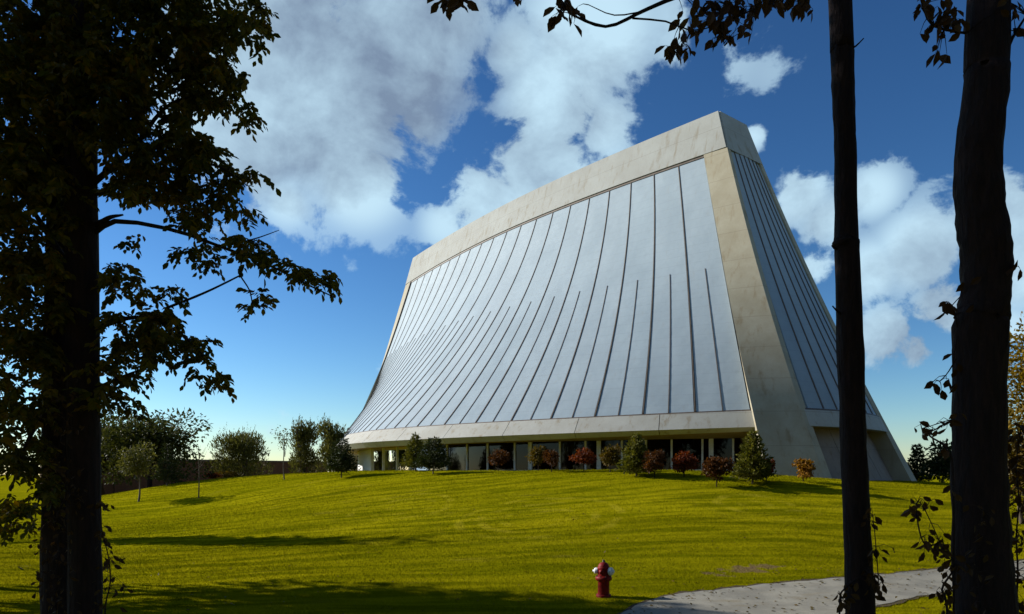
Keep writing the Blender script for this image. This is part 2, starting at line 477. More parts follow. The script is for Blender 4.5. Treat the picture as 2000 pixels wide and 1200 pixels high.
def axis(lo, hi, dense_lo, dense_hi, step, grow=1.18):
    a = list(np.arange(dense_lo, dense_hi + 1e-6, step)); s = step
    while a[-1] < hi: s *= grow; a.append(a[-1] + s)
    s = step
    while a[0] > lo: s *= grow; a.insert(0, a[0] - s)
    return np.array(a)
gx = axis(-2500, 2500, -34, 34, .5); gy = axis(-60, 4500, -4, 64, .5)
GX, GY = np.meshgrid(gx, gy, indexing='ij')
GZ = np.concatenate([gz(GX[i:i + 8], GY[i:i + 8]) for i in range(0, len(gx), 8)])
GZ += .018 * np.sin(GX * 1.3 + GY * .7) * np.sin(GY * 1.1 - GX * .4)
def nidx(a, b):
    i, j = np.meshgrid(np.arange(a - 1), np.arange(b - 1), indexing='ij')
    k = (i * b + j).ravel()
    return np.stack([k, k + b, k + b + 1, k + 1], 1)
ground = link('lawn', raw_mesh('lawn', np.stack([GX, GY, GZ], -1).reshape(-1, 3), nidx(len(gx), len(gy)), True), M['lawn'])
ground['kind'] = 'structure'
def gsurf(x, y):
    """height of the built lawn mesh (with its small swells)"""
    return gz(x, y) + .018 * np.sin(np.asarray(x) * 1.3 + np.asarray(y) * .7) * np.sin(np.asarray(y) * 1.1 - np.asarray(x) * .4)

# path: upper and lower edge traced on the ground
up = np.array([ray_ground(*q)[:2] for q in ((1150, 1225), (1215, 1199), (1300, 1166), (1400, 1154), (1500, 1143), (1640, 1131), (1750, 1121), (1870, 1109), (2020, 1094), (2250, 1072))])
lo = np.array([ray_ground(*q)[:2] for q in ((1420, 1330), (1490, 1270), (1560, 1235), (1630, 1206), (1707, 1187), (1790, 1168), (1870, 1152), (1960, 1136), (2080, 1118), (2300, 1090))])
up = smooth_path(up, 90); lo = smooth_path(lo, 90)
wob = np.interp(np.arange(90), np.arange(0, 90, 1.5), np.random.default_rng(3).normal(0, .035, 60))
up[:, 1] += wob; lo[:, 1] += wob[::-1]
tt = np.linspace(0, 1, 15)[None, :, None]
PP = lo[:, None, :] * (1 - tt) + up[:, None, :] * tt
PZ = gsurf(PP[..., 0], PP[..., 1]) + .022
def path_mat():
    m, g, p = mat('worn_asphalt', (.3, .3, .3), .9, 0, .25)
    pos = g.n('ShaderNodeNewGeometry').outputs['Position']
    a = g.noise(pos, 1.1, 6, .65); f = g.noise(pos, 38, 4, .7)
    c = g.mix(g.ramp(a, .36, .64), (.19, .18, .15, 1), (.27, .255, .21, 1))
    c = g.mix(g.ramp(g.noise(g.mapping(pos, (.5, 1.6, 1)), 1.6, 5, .6), .54, .72, 0, .6), c, (.19, .15, .08, 1))
    c = g.mix(g.ramp(f, .35, .75, 0, .28), c, (.13, .12, .10, 1))
    g.put(p.inputs['Base Color'], c)
    bump(g, p, f, .5, .012)
    return m
path = link('path', raw_mesh('path', np.concatenate([PP, PZ[..., None]], -1).reshape(-1, 3), nidx(90, 15), True), path_mat())
path['kind'] = 'structure'

M['soil'] = two_tone('shaded_soil', (.035, .022, .012), (.06, .04, .02), 9, .95, bs=.6)  # dark soil strip; shadow under the grass edge is put into its colour
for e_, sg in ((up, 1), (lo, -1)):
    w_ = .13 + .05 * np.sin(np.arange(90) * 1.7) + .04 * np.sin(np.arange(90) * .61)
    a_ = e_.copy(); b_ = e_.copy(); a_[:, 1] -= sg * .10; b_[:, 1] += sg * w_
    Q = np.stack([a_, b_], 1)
    se = link('soil_shade_edge', raw_mesh('soil_shade_edge', np.concatenate([Q, (gsurf(Q[..., 0], Q[..., 1]) + .014)[..., None]], -1).reshape(-1, 3), nidx(90, 2), True), M['soil'])
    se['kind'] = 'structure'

def in_path(x, y):
    """True where a point lies on the path (between its two traced edges)"""
    o = np.argsort(up[:, 0]); yu = np.interp(x, up[o, 0], up[o, 1])
    o = np.argsort(lo[:, 0]); yl = np.interp(x, lo[o, 0], lo[o, 1])
    left = x < up[:, 0].min()
    return (y < yu) & (y > yl - .0) & ~left & (x > up[0, 0] - .1)

# ------------------------------------------------------------------ temple geometry
H, H1 = 24.0, 21.21
HE, HB = 4.02, 3.00
C0 = np.array([2.551, 62.194]); TH = .9091
UD = np.array([math.cos(TH), -math.sin(TH)]); VD = np.array([-math.sin(TH), -math.cos(TH)])
def q3(T, Mi, B, w):
    t = np.asarray(w) / H
    return B * (1 - t) * (1 - 2 * t) + Mi * 4 * t * (1 - t) + T * t * (2 * t - 1)
def uA(w): return q3(19.656, 23.850, 28.865, w)
def vA(w): return q3(1.4875, 3.3463, 5.3058, w)
def bA(w): return q3(1.2996, 5.4346, 14.8564, w)
def loc3(u, v, w):
    u, v, w = np.broadcast_arrays(np.asarray(u, float), np.asarray(v, float), np.asarray(w, float))
    return np.stack([C0[0] + u * UD[0] + v * VD[0], C0[1] + u * UD[1] + v * VD[1], w], -1)
def side_pt(s, w, side=1, off=0.0, inn=0.0):
    """point of the long curved side; off pushes outwards along the surface normal, inn moves it in towards the axis"""
    s = np.asarray(s, float); w = np.asarray(w, float); s, w = np.broadcast_arrays(s, w)
    def base(s, w):
        t = w / H; k = 1.7617 * (1 - t) + 1.8021 * t
        return np.stack([s * uA(w), vA(w) + bA(w) * (1 - np.abs(s) ** k), w + 0 * s], -1)
    P = base(s, w)
    if np.any(np.asarray(off) != 0):
        e = 1e-3
        a = base(np.clip(s + e, -1, 1), w) - base(np.clip(s - e, -1, 1), w); b = base(s, w + e) - base(s, w - e)
        n = np.cross(a, b); n /= np.linalg.norm(n, axis=-1)[..., None]
        n *= np.sign(n[..., 1:2] + 1e-9)
        P = P + n * (np.asarray(off) * np.ones(P.shape[:-1]))[..., None]
    v = P[..., 1] - inn
    return loc3(P[..., 0], side * v, P[..., 2])
def ev(s): return -.30 * (1 - np.asarray(s) ** 2)
def end_bulge(w): return q3(0.15, .55, 1.15, w)
def end_pt(r, w, end=1, off=0.0, inn=0.0):
    """point of the short end: r from -1 (far pillar) to 1 (near pillar)"""
    r = np.asarray(r, float); w = np.asarray(w, float); r, w = np.broadcast_arrays(r, w)
    return loc3(end * (uA(w) + end_bulge(w) * (1 - r * r) * .8 + off - inn), r * vA(w), w)

SIN = .9245; DS = 2 * SIN / 20
temple = empty('temple', (float(C0[0]), float(C0[1]), 0.0),
               'tall tent-shaped temple with curved grey metal sides and concrete corner pillars on the hilltop', 'temple')
TO = np.array([C0[0], C0[1], 0.0])
def tb(mb, name, m, parent=None, smooth=False):
    par = temple if parent is None else parent
    o = mb.build(name, M[m], par, True, TO)
    o.data.set_sharp_from_angle(angle=math.radians(25))
    return o

def slab(face, back):
    """closed slab from two (a,b,3) grids"""
    mb = MB(); mb.grid(face, True); mb.grid(back)
    for ed in ((face[0], back[0]), (back[-1], face[-1]), (back[:, 0], face[:, 0]), (face[:, -1], back[:, -1])):
        mb.grid(np.stack([ed[0], ed[1]], 0))
    return mb

def seam(fn, p0, w0, w1, half, high, n=22):
    """raised batten along constant parameter p0; half = half width in parameter units"""
    W = np.linspace(w0, w1, n)
    a = fn(p0 - half, W, 0.0); b = fn(p0 + half, W, 0.0); a2 = fn(p0 - half, W, high); b2 = fn(p0 + half, W, high)
    return MB().loft(np.stack([a, a2, b2, b], 1))

for side in (1, -1):
    fs = lambda s, w, o, sd=side: side_pt(s, w, sd, o)
    for i in range(20):
        s0 = SIN - DS * i; s1 = s0 - DS
        S = np.linspace(s0 - .0022, s1 + .0022, 4)
        T = np.linspace(0, 1, 25)[:, None]
        W = (HE + ev(S))[None, :] * (1 - T) + (H1 - .03) * T
        SS = np.broadcast_to(S, W.shape)
        tb(slab(side_pt(SS, W, side, 0.0), side_pt(SS, W, side, -.12)), 'roof_panel', 'metal', smooth=False)
        if i: tb(seam(fs, s0, HE + float(ev(s0)) + .01, H1 - .05, .0011, .042), 'seam', 'seam')
        if side == 1:
            sm = (s0 + s1) / 2
            tb(seam(fs, sm, HE + float(ev(sm)) + .01, 13.1, .0008, .032, 14), 'short_seam', 'seam')
    tb(seam(fs, -SIN, HE + .05, H1 - .05, .0035, .14), 'pillar_joint', 'seam')
    # ridge beam
    S = np.linspace(-1, 1, 41)[None, :]; W = np.linspace(H1, H, 6)[:, None]
    tb(slab(side_pt(S, W, side, .12), side_pt(S, W, side, -.5)), 'ridge_beam', 'beam', smooth=False)
    # dark strip: the shadow line below the beam put into its colour
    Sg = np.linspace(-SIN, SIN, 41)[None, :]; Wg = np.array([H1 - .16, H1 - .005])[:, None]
    tb(slab(side_pt(Sg, Wg, side, .05), side_pt(Sg, Wg, side, -.1)), 'beam_shadow_strip', 'seam')
    # eave band, cut in sections
    eds = np.linspace(-.925, .925, 13)
    for k in range(12):
        S = np.linspace(eds[k] + .0006, eds[k + 1] - .0006, 6)
        e = ev(S)[None, :]; T = np.array([0, .5, 1.0])[:, None]
        W = (HB + e) * (1 - T) + (HE - .10 + e) * T; SS = np.broadcast_to(S, W.shape)
        tb(slab(side_pt(SS, W, side, .06), side_pt(SS, W, side, -.45)), 'eave_band', 'band')
    S = np.linspace(-.925, .925, 49)
    W = np.stack([HE - .11 + ev(S), HE + .0 + ev(S)]); SS = np.broadcast_to(S, W.shape)
    tb(slab(side_pt(SS, W, side, .015), side_pt(SS, W, side, -.3)), 'eave_joint', 'seam')
    # soffit sloping down to the window heads
    a = side_pt(S, HB + .03 + ev(S), side, -.40); b = side_pt(S, HB + ev(S), side, 0.0, 2.7); b[..., 2] = 2.50
    a2 = a.copy(); b2 = b.copy(); a2[..., 2] += .12; b2[..., 2] += .12
    tb(slab(np.stack([a, b]), np.stack([a2, b2])), 'soffit', 'soffit')

    # window wall
    def wall_pt(s, w, inn=2.7, sd=side):
        P = side_pt(s, HB + ev(s), sd, 0.0, inn); P = np.array(P); P[..., 2] = w
        return P
    # mullion positions on the seen side follow the photo, the rest are regular
    if side == 1:
        ss = np.linspace(-.9, .9, 3001); px = wall_pt(ss, 1.0); px = 1000 + F * px[:, 0] / px[:, 1]
        okm = ss > -.30
        xs = [728, 749, 776, 802, 838, 874, 913, 953, 1006, 1036, 1094, 1144, 1170, 1215, 1262, 1312, 1372, 1389, 1432]
        ms = sorted(float(np.interp(x, px[okm], ss[okm])) for x in xs)
        ms = [m for i, m in enumerate(ms) if i == 0 or m - ms[i - 1] > .004]
        wide = {1036, 1170, 1389}
        wides = [float(np.interp(x, px[okm], ss[okm])) for x in wide]
    else:
        ms = list(np.linspace(-.86, .86, 25)); wides = []
    for m in ms:
        hw = .13 if any(abs(m - q) < 1e-6 for q in wides) else .055
        p = wall_pt(np.array(m), 0.0); t = wall_pt(np.array(m + .002), 0.0) - wall_pt(np.array(m - .002), 0.0)
        t /= np.linalg.norm(t); n = np.array([t[1], -t[0], 0])
        sec = np.array([p + t * hw + n * .09, p - t * hw + n * .09, p - t * hw - n * .09, p + t * hw - n * .09])
        lo_, hi_ = sec.copy(), sec.copy(); lo_[:, 2] = -.6; hi_[:, 2] = 2.48
        tb(MB().loft(np.stack([lo_, hi_])), 'mullion', 'mullion')
    for a_, b_ in zip(ms[:-1], ms[1:]):
        S2 = np.linspace(a_ + .002, b_ - .002, 4)
        f = np.stack([wall_pt(S2, -.6), wall_pt(S2, 2.48)]); tb(MB().grid(f), 'window_pane', 'glass')
    # sill rail low on the glass
    S2 = np.linspace(ms[0], ms[-1], 60)
    f = slab(np.stack([wall_pt(S2, .62, 2.64), wall_pt(S2, .70, 2.64)]), np.stack([wall_pt(S2, .62, 2.76), wall_pt(S2, .70, 2.76)]))
    tb(f, 'window_rail', 'mullion')
    # inner core wall behind the glass and a plaster end wall
    S2 = np.linspace(ms[0] - .012, ms[-1] + .012, 40); I2 = np.r_[2.72, np.full(38, 7.0), 2.72]
    S2[1] = S2[0]; S2[-2] = S2[-1]
    f = np.stack([wall_pt(S2, -.6, I2), wall_pt(S2, 2.9, I2)])
    tb(MB().grid(f), 'inner_wall', 'core')
    tb(MB().grid(np.stack([wall_pt(S2, 2.75, 2.6), wall_pt(S2, 2.75, I2 + .1)])), 'inner_ceiling', 'core')
    if side == 1:
        S2 = np.linspace(-.90, ms[0] - .004, 30)
        tb(slab(np.stack([wall_pt(S2, -.6, 2.55), wall_pt(S2, 2.49, 2.55)]), np.stack([wall_pt(S2, -.6, 2.9), wall_pt(S2, 2.49, 2.9)])), 'end_wall', 'white_wall')

# corner pillars
for side in (1, -1):
    for end in (1, -1):
        W = np.linspace(-.7, H1 - .02, 30)
        o = np.interp(W, [-1, HE, 14, 18], [.62, .55, .10, .10])
        A = side_pt(end * SIN, W, side, o)
        B = loc3(end * (uA(W) + .06), side * (vA(W) + .06), W)
        tw = np.interp(W, [-1, 4, H1], [.75, .5, .28])
        C = loc3(end * (uA(W) + .06), side * (vA(W) - tw), W)
        D = side_pt(end * SIN, W, side, -1.0)
        C2 = loc3(end * (uA(W) - 1.6), side * (vA(W) - tw - .2), W)
        sec = np.stack([A, B, C, C2, D], 1)
        if side * end < 0: sec = sec[:, ::-1]
        tb(MB().loft(sec), 'pillar', 'concrete')
# end bays
for end in (1, -1):
    fe = lambda r, w, o, e=end: end_pt(r, w, e, o - .12)
    rr = np.linspace(-.86, .86, 8)
    for k in range(7):
        R = np.linspace(rr[k] + .006, rr[k + 1] - .006, 3)[None, :]; W = np.linspace(HE, H1, 22)[:, None]
        tb(slab(end_pt(R, W, end, -.12), end_pt(R, W, end, -.25)), 'end_roof_panel', 'metal')
        if k: tb(seam(fe, rr[k], HE + .02, H1 - .05, .007, .06), 'end_seam', 'seam')
    R = np.linspace(-.98, .98, 9)[None, :]
    tb(slab(end_pt(R, np.array([[HB], [HE - .1]]), end, -.02), end_pt(R, np.array([[HB], [HE - .1]]), end, -.5)), 'end_eave_band', 'band')
    tb(slab(end_pt(R, np.array([[HE - .11], [HE]]), end, -.05), end_pt(R, np.array([[HE - .11], [HE]]), end, -.4)), 'end_eave_joint', 'seam')
    a = end_pt(R[0], HB + .03, end, -.4); b = end_pt(R[0], HB - .1, end, 0, 2.0); a2 = a + (0, 0, .1); b2 = b + (0, 0, .1)
    tb(slab(np.stack([a, b]), np.stack([a2, b2])), 'end_soffit', 'soffit')
    for r0, r1 in ((-.97, -.34), (-.33, .33), (.34, .97)):
        R2 = np.linspace(r0, r1, 4)[None, :]; W = np.array([[-.7], [HB - .02]])
        tb(slab(end_pt(R2, W, end, 0, 1.15), end_pt(R2, W, end, 0, 1.6)), 'end_wall_panel', 'base_wall')
    # ridge beam end
    R2 = np.linspace(-1, 1, 5)[None, :]; W = np.linspace(H1 - .1, H, 4)[:, None]
    tb(slab(loc3(end * (uA(W) + .10 + 0 * R2), R2 * (vA(W) - .02), W + 0 * R2), loc3(end * (uA(W) - .6 + 0 * R2), R2 * (vA(W) - .02), W + 0 * R2)), 'ridge_end', 'beam')
# roof cap with a skylight
S = np.linspace(-.99, .99, 40)
f = np.stack([side_pt(S, H - .15, 1), side_pt(S, H - .15, -1)]); tb(MB().grid(f), 'roof_cap', 'concrete')
f = np.stack([side_pt(S * .9, H - .1, 1, 0, .9), side_pt(S * .9, H - .1, -1, 0, .9)]); f[..., 2] = H - .08
ridge = f.mean(0, keepdims=True); ridge[..., 2] = H + .05
tb(MB().grid(np.concatenate([f[:1], ridge, f[1:]])), 'skylight', 'glass')

# ------------------------------------------------------------------ brick wing on the left
def brick_mat():
    m, g, p = mat('brown_brick', (.16, .07, .04), .85, 0, .2)
    pos = g.n('ShaderNodeNewGeometry').outputs['Position']
    bt = g.n('ShaderNodeTexBrick')
    sp = g.n('ShaderNodeSeparateXYZ'); g.put(sp.inputs[0], pos)
    cb = g.n('ShaderNodeCombineXYZ'); g.put(cb.inputs[0], sp.outputs[0]); g.put(cb.inputs[1], sp.outputs[2])
    g.put(bt.inputs['Vector'], cb.outputs[0])
    bt.inputs['Scale'].default_value = 4.0
    bt.inputs['Color1'].default_value = (.10, .042, .024, 1); bt.inputs['Color2'].default_value = (.065, .027, .017, 1); bt.inputs['Mortar'].default_value = (.09, .065, .045, 1)
    g.put(p.inputs['Base Color'], g.mix(g.ramp(g.noise(pos, .4, 4), .3, .7, 0, .4), bt.outputs['Color'], (.09, .04, .02, 1)))
    return m
M['brick'] = brick_mat()
M['coping'] = two_tone('dark_coping', (.06, .045, .035), (.09, .07, .05), 2)
wl = at(120, 898, 70); wr = at(640, 914, 92)
wing = empty('brick_wing', (wl[0], wl[1], -1.5), 'low brown brick wing with a flat dark coping at the left of the hilltop', 'building')
WO = np.array([wl[0], wl[1], -1.5])
def wall_run(a, b, za, zb, dep, name, m, zbot=None):
    a = np.array(a[:2]); b = np.array(b[:2]); t = (b - a) / np.linalg.norm(b - a); n = np.array([-t[1], t[0]])
    mb = MB()
    pts = [a, b, b + n * dep, a + n * dep]
    lo_ = np.array([[*p, zbot if zbot is not None else -4] for p in pts]); hi_ = np.array([[*pts[0], za], [*pts[1], zb], [*pts[2], zb], [*pts[3], za]])
    mb.loft(np.stack([lo_, hi_]))
    return mb.build(name, M[m], wing, False, WO)
ztop = float(wl[2])
wall_run(wl, wr, ztop, ztop, 8, 'wall', 'brick')
t_ = (wr[:2] - wl[:2]) / np.linalg.norm(wr[:2] - wl[:2]); n_ = np.array([-t_[1], t_[0]])
wall_run(wl[:2] - n_ * .12, wr[:2] - n_ * .12, ztop + .22, ztop + .22, 8.3, 'coping', 'coping', ztop + .002)
for k in range(1, 6):
    c = wl[:2] + (wr[:2] - wl[:2]) * k / 6
    wall_run(c - t_ * .25 - n_ * .14, c + t_ * .25 - n_ * .14, ztop - .02, ztop - .02, .13, 'pilaster', 'brick')

# ------------------------------------------------------------------ vegetation helpers
def leaves_mesh(name, Cn, D, N, L, ratio=.42, fold=.25, matn=None, six=False):
    """leaf blades: centre-base Cn, axis D, normal N, length L"""
    n = len(Cn)
    D = D / (np.linalg.norm(D, axis=1)[:, None] + 1e-9)
    S = np.cross(D, N); S /= np.linalg.norm(S, axis=1)[:, None] + 1e-9
    U = np.cross(S, D)
    L = np.asarray(L)[:, None] * np.ones((n, 1)); Wd = L * ratio * .5
    if six:
        pts = [Cn, Cn + D * L * .28 + S * Wd * .8 + U * Wd * fold, Cn + D * L * .62 + S * Wd + U * Wd * fold, Cn + D * L - U * L * .06,
               Cn + D * L * .62 - S * Wd + U * Wd * fold, Cn + D * L * .28 - S * Wd * .8 + U * Wd * fold]
        V = np.stack(pts, 1).reshape(-1, 3); b = np.arange(n)[:, None] * 6
        Fq = np.concatenate([b + np.array([[0, 1, 2, 3]]), b + np.array([[0, 3, 4, 5]])])
    else:
        pts = [Cn, Cn + D * L * .5 + S * Wd + U * Wd * fold, Cn + D * L, Cn + D * L * .5 - S * Wd + U * Wd * fold]
        V = np.stack(pts, 1).reshape(-1, 3); b = np.arange(n)[:, None] * 4
        Fq = b + np.array([[0, 1, 2, 3]])
    return raw_mesh(name, V, Fq)

def rand_dirs(r, n):
    d = r.normal(size=(n, 3)); return d / np.linalg.norm(d, axis=1)[:, None]

def in_lobes(r, lobes, n, shell=.45):
    """random points in ellipsoids (cx,cy,cz,rx,ry,rz), biased to the shell"""
    lobes = np.asarray(lobes, float); vol = (lobes[:, 3] * lobes[:, 4] * lobes[:, 5]) ** .8
    k = r.choice(len(lobes), n, p=vol / vol.sum())
    d = rand_dirs(r, n); rad = r.random(n) ** shell
    return lobes[k, :3] + d * rad[:, None] * lobes[k, 3:], d, k

def limbs_mesh(mb, base, top, lobes, r0, r, nmax=14, taper=.35):
    """trunk plus limbs reaching into the lobes"""
    ax = smooth_path([base, base + (top - base) * .35 + np.r_[r.normal(0, .03, 2), 0] * np.linalg.norm(top - base), top], 9)
    mb.loft(tube(ax, np.linspace(r0, r0 * taper, 9), 7, .15, 3))
    for l in lobes[:nmax]:
        c = np.array(l[:3]); t = np.clip((c[2] - base[2]) / (top[2] - base[2] + 1e-6) - .25, .15, .85)
        s = base + (top - base) * t
        mid = (s + c) / 2 + r.normal(0, .06, 3) * np.linalg.norm(c - s)
        mb.loft(tube(smooth_path([s, mid, c], 6), np.linspace(r0 * .45, r0 * .1, 6), 5))

def broad_tree(name, label, cat, base, height, width, leafm, barkm='bark_grey', nleaf=1500, leaf=.2, seed=0, crown0=.25, group=None, lobes_n=9,
               trunk_r=None, upright=0.0, ratio=.5, shape='round', stems=1, skirt=0, shoots=0):
    r = np.random.default_rng(seed); base = np.asarray(base, float)
    t = empty(name, tuple(base), label, cat, group)
    cz = height * (crown0 + (1 - crown0) * .5); ch = height * (1 - crown0) * .5
    lobes = []
    for i in range(lobes_n):
        d = rand_dirs(r, 1)[0]; k = .62 * r.random() ** .5
        if shape == 'cone':
            hh = r.random(); zz = crown0 * height + hh * (1 - crown0) * height * .92; wr_ = width * .5 * (1 - hh) * .95 + .04 * width
            a = r.random() * 6.283
            lobes.append((math.cos(a) * wr_ * .55, math.sin(a) * wr_ * .55, zz, wr_ * .6, wr_ * .6, height * .10))
        else:
            lobes.append((d[0] * k * width * .5, d[1] * k * width * .5, cz + d[2] * k * ch * 1.1, width * r.uniform(.17, .30), width * r.uniform(.17, .30), ch * r.uniform(.28, .48)))
    for i in range(skirt):
        a = 6.283 * i / skirt + r.random()
        lobes.append((math.cos(a) * width * .26, math.sin(a) * width * .26, height * .20, width * .22, width * .22, height * .19))
    P, dd, _ = in_lobes(r, lobes, nleaf, .5)
    P[:, 2] = np.clip(P[:, 2], height * crown0 * .55, height)
    D = dd + rand_dirs(r, nleaf) * .9 + np.array([0, 0, upright])
    N = rand_dirs(r, nleaf) + np.array([0, 0, .6])
    Lf = leaf * r.uniform(.6, 1.3, nleaf)
    # feathery upright shoots sticking out of the outline
    for i in range(shoots):
        j = r.integers(0, nleaf)
        if P[j, 2] < height * .55: continue
        up_ = np.array([P[j, 0] * .25 / width, P[j, 1] * .25 / width, 1.0]) + r.normal(0, .10, 3)
        k = 11; u = np.linspace(0, 1, k)[:, None] * height * r.uniform(.10, .24)
        P = np.concatenate([P, P[j] + up_ * u + r.normal(0, .03, (k, 3))]); D = np.concatenate([D, up_ + r.normal(0, .35, (k, 3))])
        N = np.concatenate([N, rand_dirs(r, k)]); Lf = np.concatenate([Lf, leaf * r.uniform(.5, .9, k)])
    me = leaves_mesh('crown', P, D, N, Lf, ratio)
    link('crown', me, M[leafm], t)['kind'] = 'stuff'
    mb = MB()
    r0 = trunk_r or height * .022
    for k in range(stems):
        off = np.r_[r.normal(0, width * .05, 2), 0] if stems > 1 else np.zeros(3)
        topo = np.array([off[0] * 4, off[1] * 4, height * .8])
        limbs_mesh(mb, np.array([off[0], off[1], -.25]), topo, lobes[k::stems], r0, r, 12)
    mb.build('trunk', M[barkm], t, True)
    return t

def conifer(name, label, cat, base, height, width, leafm, seed=0, tiers=11, leaf=.16, group=None, nper=70, droop=-.15, crown0=.10, power=.9):
    r = np.random.default_rng(seed); base = np.asarray(base, float)
    t = empty(name, tuple(base), label, cat, group)
    C, D = [], []
    mb = MB()
    mb.loft(tube([(0, 0, -.2), (0, 0, height * .5), (0, 0, height * .98)], [height * .022, height * .014, height * .004], 6))
    for k in range(tiers):
        h = crown0 + (1 - crown0) * (k + .3) / tiers
        z = height * h; rad = width * .5 * (1 - h) ** power * 1.12 + width * .03
        nb = max(4, int(9 * (1 - h) + 4))
        for j in range(nb):
            a = 6.283 * j / nb + r.random() * .8; L = rad * r.uniform(.72, 1.12)
            tip = np.array([math.cos(a) * L, math.sin(a) * L, z + L * (.25 + droop) + height * .03])
            mb.loft(tube([(0, 0, z), tip * .98], [height * .006, height * .002], 4))
            m = int(nper * (1 - h) * .35 + 14)
            u = r.random(m) ** .6
            q = np.array([0, 0, z]) + (tip - np.array([0, 0, z])) * u[:, None] + r.normal(0, 1, (m, 3)) * np.array([.10, .10, .07]) * (rad + .15)
            C.append(q); D.append(np.tile(np.array([math.cos(a), math.sin(a), .35]), (m, 1)) + r.normal(0, .6, (m, 3)))
    C = np.concatenate(C); D = np.concatenate(D)
    C[:, 2] = np.clip(C[:, 2], .06, None)
    n = len(C)
    link('crown', leaves_mesh('crown', C, D, rand_dirs(r, n) + (0, 0, .5), leaf * r.uniform(.6, 1.25, n), .38), M[leafm], t)['kind'] = 'stuff'
    mb.build('trunk', M['bark_grey'], t, True)
    return t

def size_at(px, d, ytop):
    b = ground_pt(px, d)
    return b, EYE + (HZ - ytop) / F * d - b[2]
def wpx(w, d): return w / F * d

# ------------------------------------------------------------------ shrubs on the temple lawn
G1 = 'young shrubs planted along the temple front'
sp = [
 # kind, px, d, ytop, width px, material, label
 ('con', 667, 43.5, 858, 52, 'leaf_dark', 'dark dense evergreen shrub standing alone below the far corner of the temple'),
 ('con', 812, 43.5, 849, 46, 'leaf_spruce', 'taller yellow-green evergreen behind its darker twin before the temple windows'),
 ('con', 846, 40.0, 857, 60, 'leaf_dark', 'broad dark evergreen in front of its yellower twin, casting a long lawn shadow'),
 ('rnd', 973, 40.0, 873, 56, 'leaf_rust', 'rounded dark red shrub on a short stem, first right of the evergreen pair'),
 ('rnd', 1050, 38.0, 869, 42, 'leaf_autumn', 'olive bronze shrub touching a darker shrub before the wide window post'),
 ('rnd', 1078, 36.5, 876, 40, 'leaf_rust', 'low dark bronze shrub touching the olive shrub beside it'),
 ('rnd', 1140, 36.0, 872, 54, 'leaf_red', 'orange red rounded shrub between the bronze pair and the olive round shrub'),
 ('rnd', 1192, 34.6, 866, 48, 'leaf_autumn', 'olive brown round shrub left of the spruce at the middle windows'),
 ('con', 1243, 32.8, 849, 56, 'leaf_spruce', 'pointed green spruce before the middle of the temple windows'),
 ('rnd', 1280, 32.0, 878, 56, 'leaf_rust', 'dark rust shrub on the lawn just right of the pointed green spruce'),
 ('rnd', 1335, 31.8, 878, 58, 'leaf_red', 'brightest red bushy shrub against the temple windows'),
 ('rnd', 1401, 29.5, 889, 56, 'leaf_rust', 'brown orange shrub on a thin stem, left of the spruce at the pillar'),
 ('con', 1470, 30.0, 845, 68, 'leaf_spruce', 'largest golden green spruce at the foot of the near pillar'),
 ('rnd', 1497, 30.6, 895, 34, 'leaf_red', 'small reddish shrub tucked against the right of the largest spruce'),
 ('rnd', 1568, 31.0, 896, 48, 'leaf_orange', 'small open orange shrub alone in front of the near pillar'),
]
for i, (k, px, d, yt, w, lm, lab) in enumerate(sp):
    b, h = size_at(px, d, yt)
    if k == 'con':
        conifer('evergreen_shrub' if 'dark' in lm else 'spruce', lab, 'shrub', b, h, wpx(w, d) * 1.05, lm, 40 + i, 12, .17, G1, 190, crown0=.10 if lm == 'leaf_spruce' else .16, power=.75 if lm == 'leaf_spruce' else .5)
    else:
        broad_tree('shrub', lab, 'shrub', b, h, wpx(w, d) * (1.0 + .15 * ((i * 7) % 3) / 2), lm, 'bark', 1100 + 150 * (i % 4), .125, 60 + i, .10 + .04 * (i % 3), G1, 8 + i % 4, .03, ratio=.6, stems=1)

# ------------------------------------------------------------------ trees behind and left
def bt(name, lab, px, d, yt, w, lm, n, leaf, seed, **kw):
    b, h = size_at(px, d, yt)
    return broad_tree(name, lab, 'tree', b, h, wpx(w, d) * 1.18, lm, nleaf=n, leaf=leaf, seed=seed, **kw)
bt('oak_tree', 'wide dark tree behind the left trunks, in front of the brick wing', 292, 58, 786, 205, 'leaf_oak', 8500, .34, 81, barkm='bark', crown0=.14, lobes_n=20, trunk_r=.22, skirt=2)
bt('oak_tree', 'dark leafy tree half hidden behind the double trunk at far left', 205, 64, 770, 220, 'leaf_oak', 9000, .36, 82, barkm='bark', crown0=.08, lobes_n=18, trunk_r=.22)
bt('small_tree', 'small olive tree on a thin trunk, left of the dark conifer by the brick wing', 270, 45, 864, 84, 'leaf_willow', 2400, .17, 83, crown0=.28, trunk_r=.07)
b, h = size_at(326, 54, 866)
conifer('conifer', 'dark narrow conifer in front of the brick wing', 'tree', b, h, wpx(48, 54), 'leaf_dark', 84, 10, .2)
bt('willow_shrub', 'big feathery round tree with upright shoots, alone before the brick wing', 478, 66, 822, 104, 'leaf_willow', 8500, .30, 85, crown0=.06, lobes_n=16, trunk_r=.10, upright=1.6, ratio=.28, stems=4, skirt=5, shoots=110)
bt('willow_shrub', 'low pale bush at the left foot of the big feathery tree', 437, 66, 876, 50, 'leaf_willow', 1000, .26, 86, crown0=.05, lobes_n=7, trunk_r=.05, upright=1.0, ratio=.3)
bt('feathery_tree', 'upright spiky tree just right of the thin staked sapling', 594, 62, 815, 60, 'leaf_willow', 4800, .30, 87, crown0=.12, lobes_n=14, trunk_r=.09, upright=1.6, ratio=.28, stems=3, skirt=3, shoots=70)
bt('feathery_tree', 'upright spiky tree touching the far corner of the temple', 648, 60, 818, 58, 'leaf_willow', 4800, .30, 88, crown0=.12, lobes_n=14, trunk_r=.09, upright=1.6, ratio=.28, stems=3, skirt=3, shoots=70)
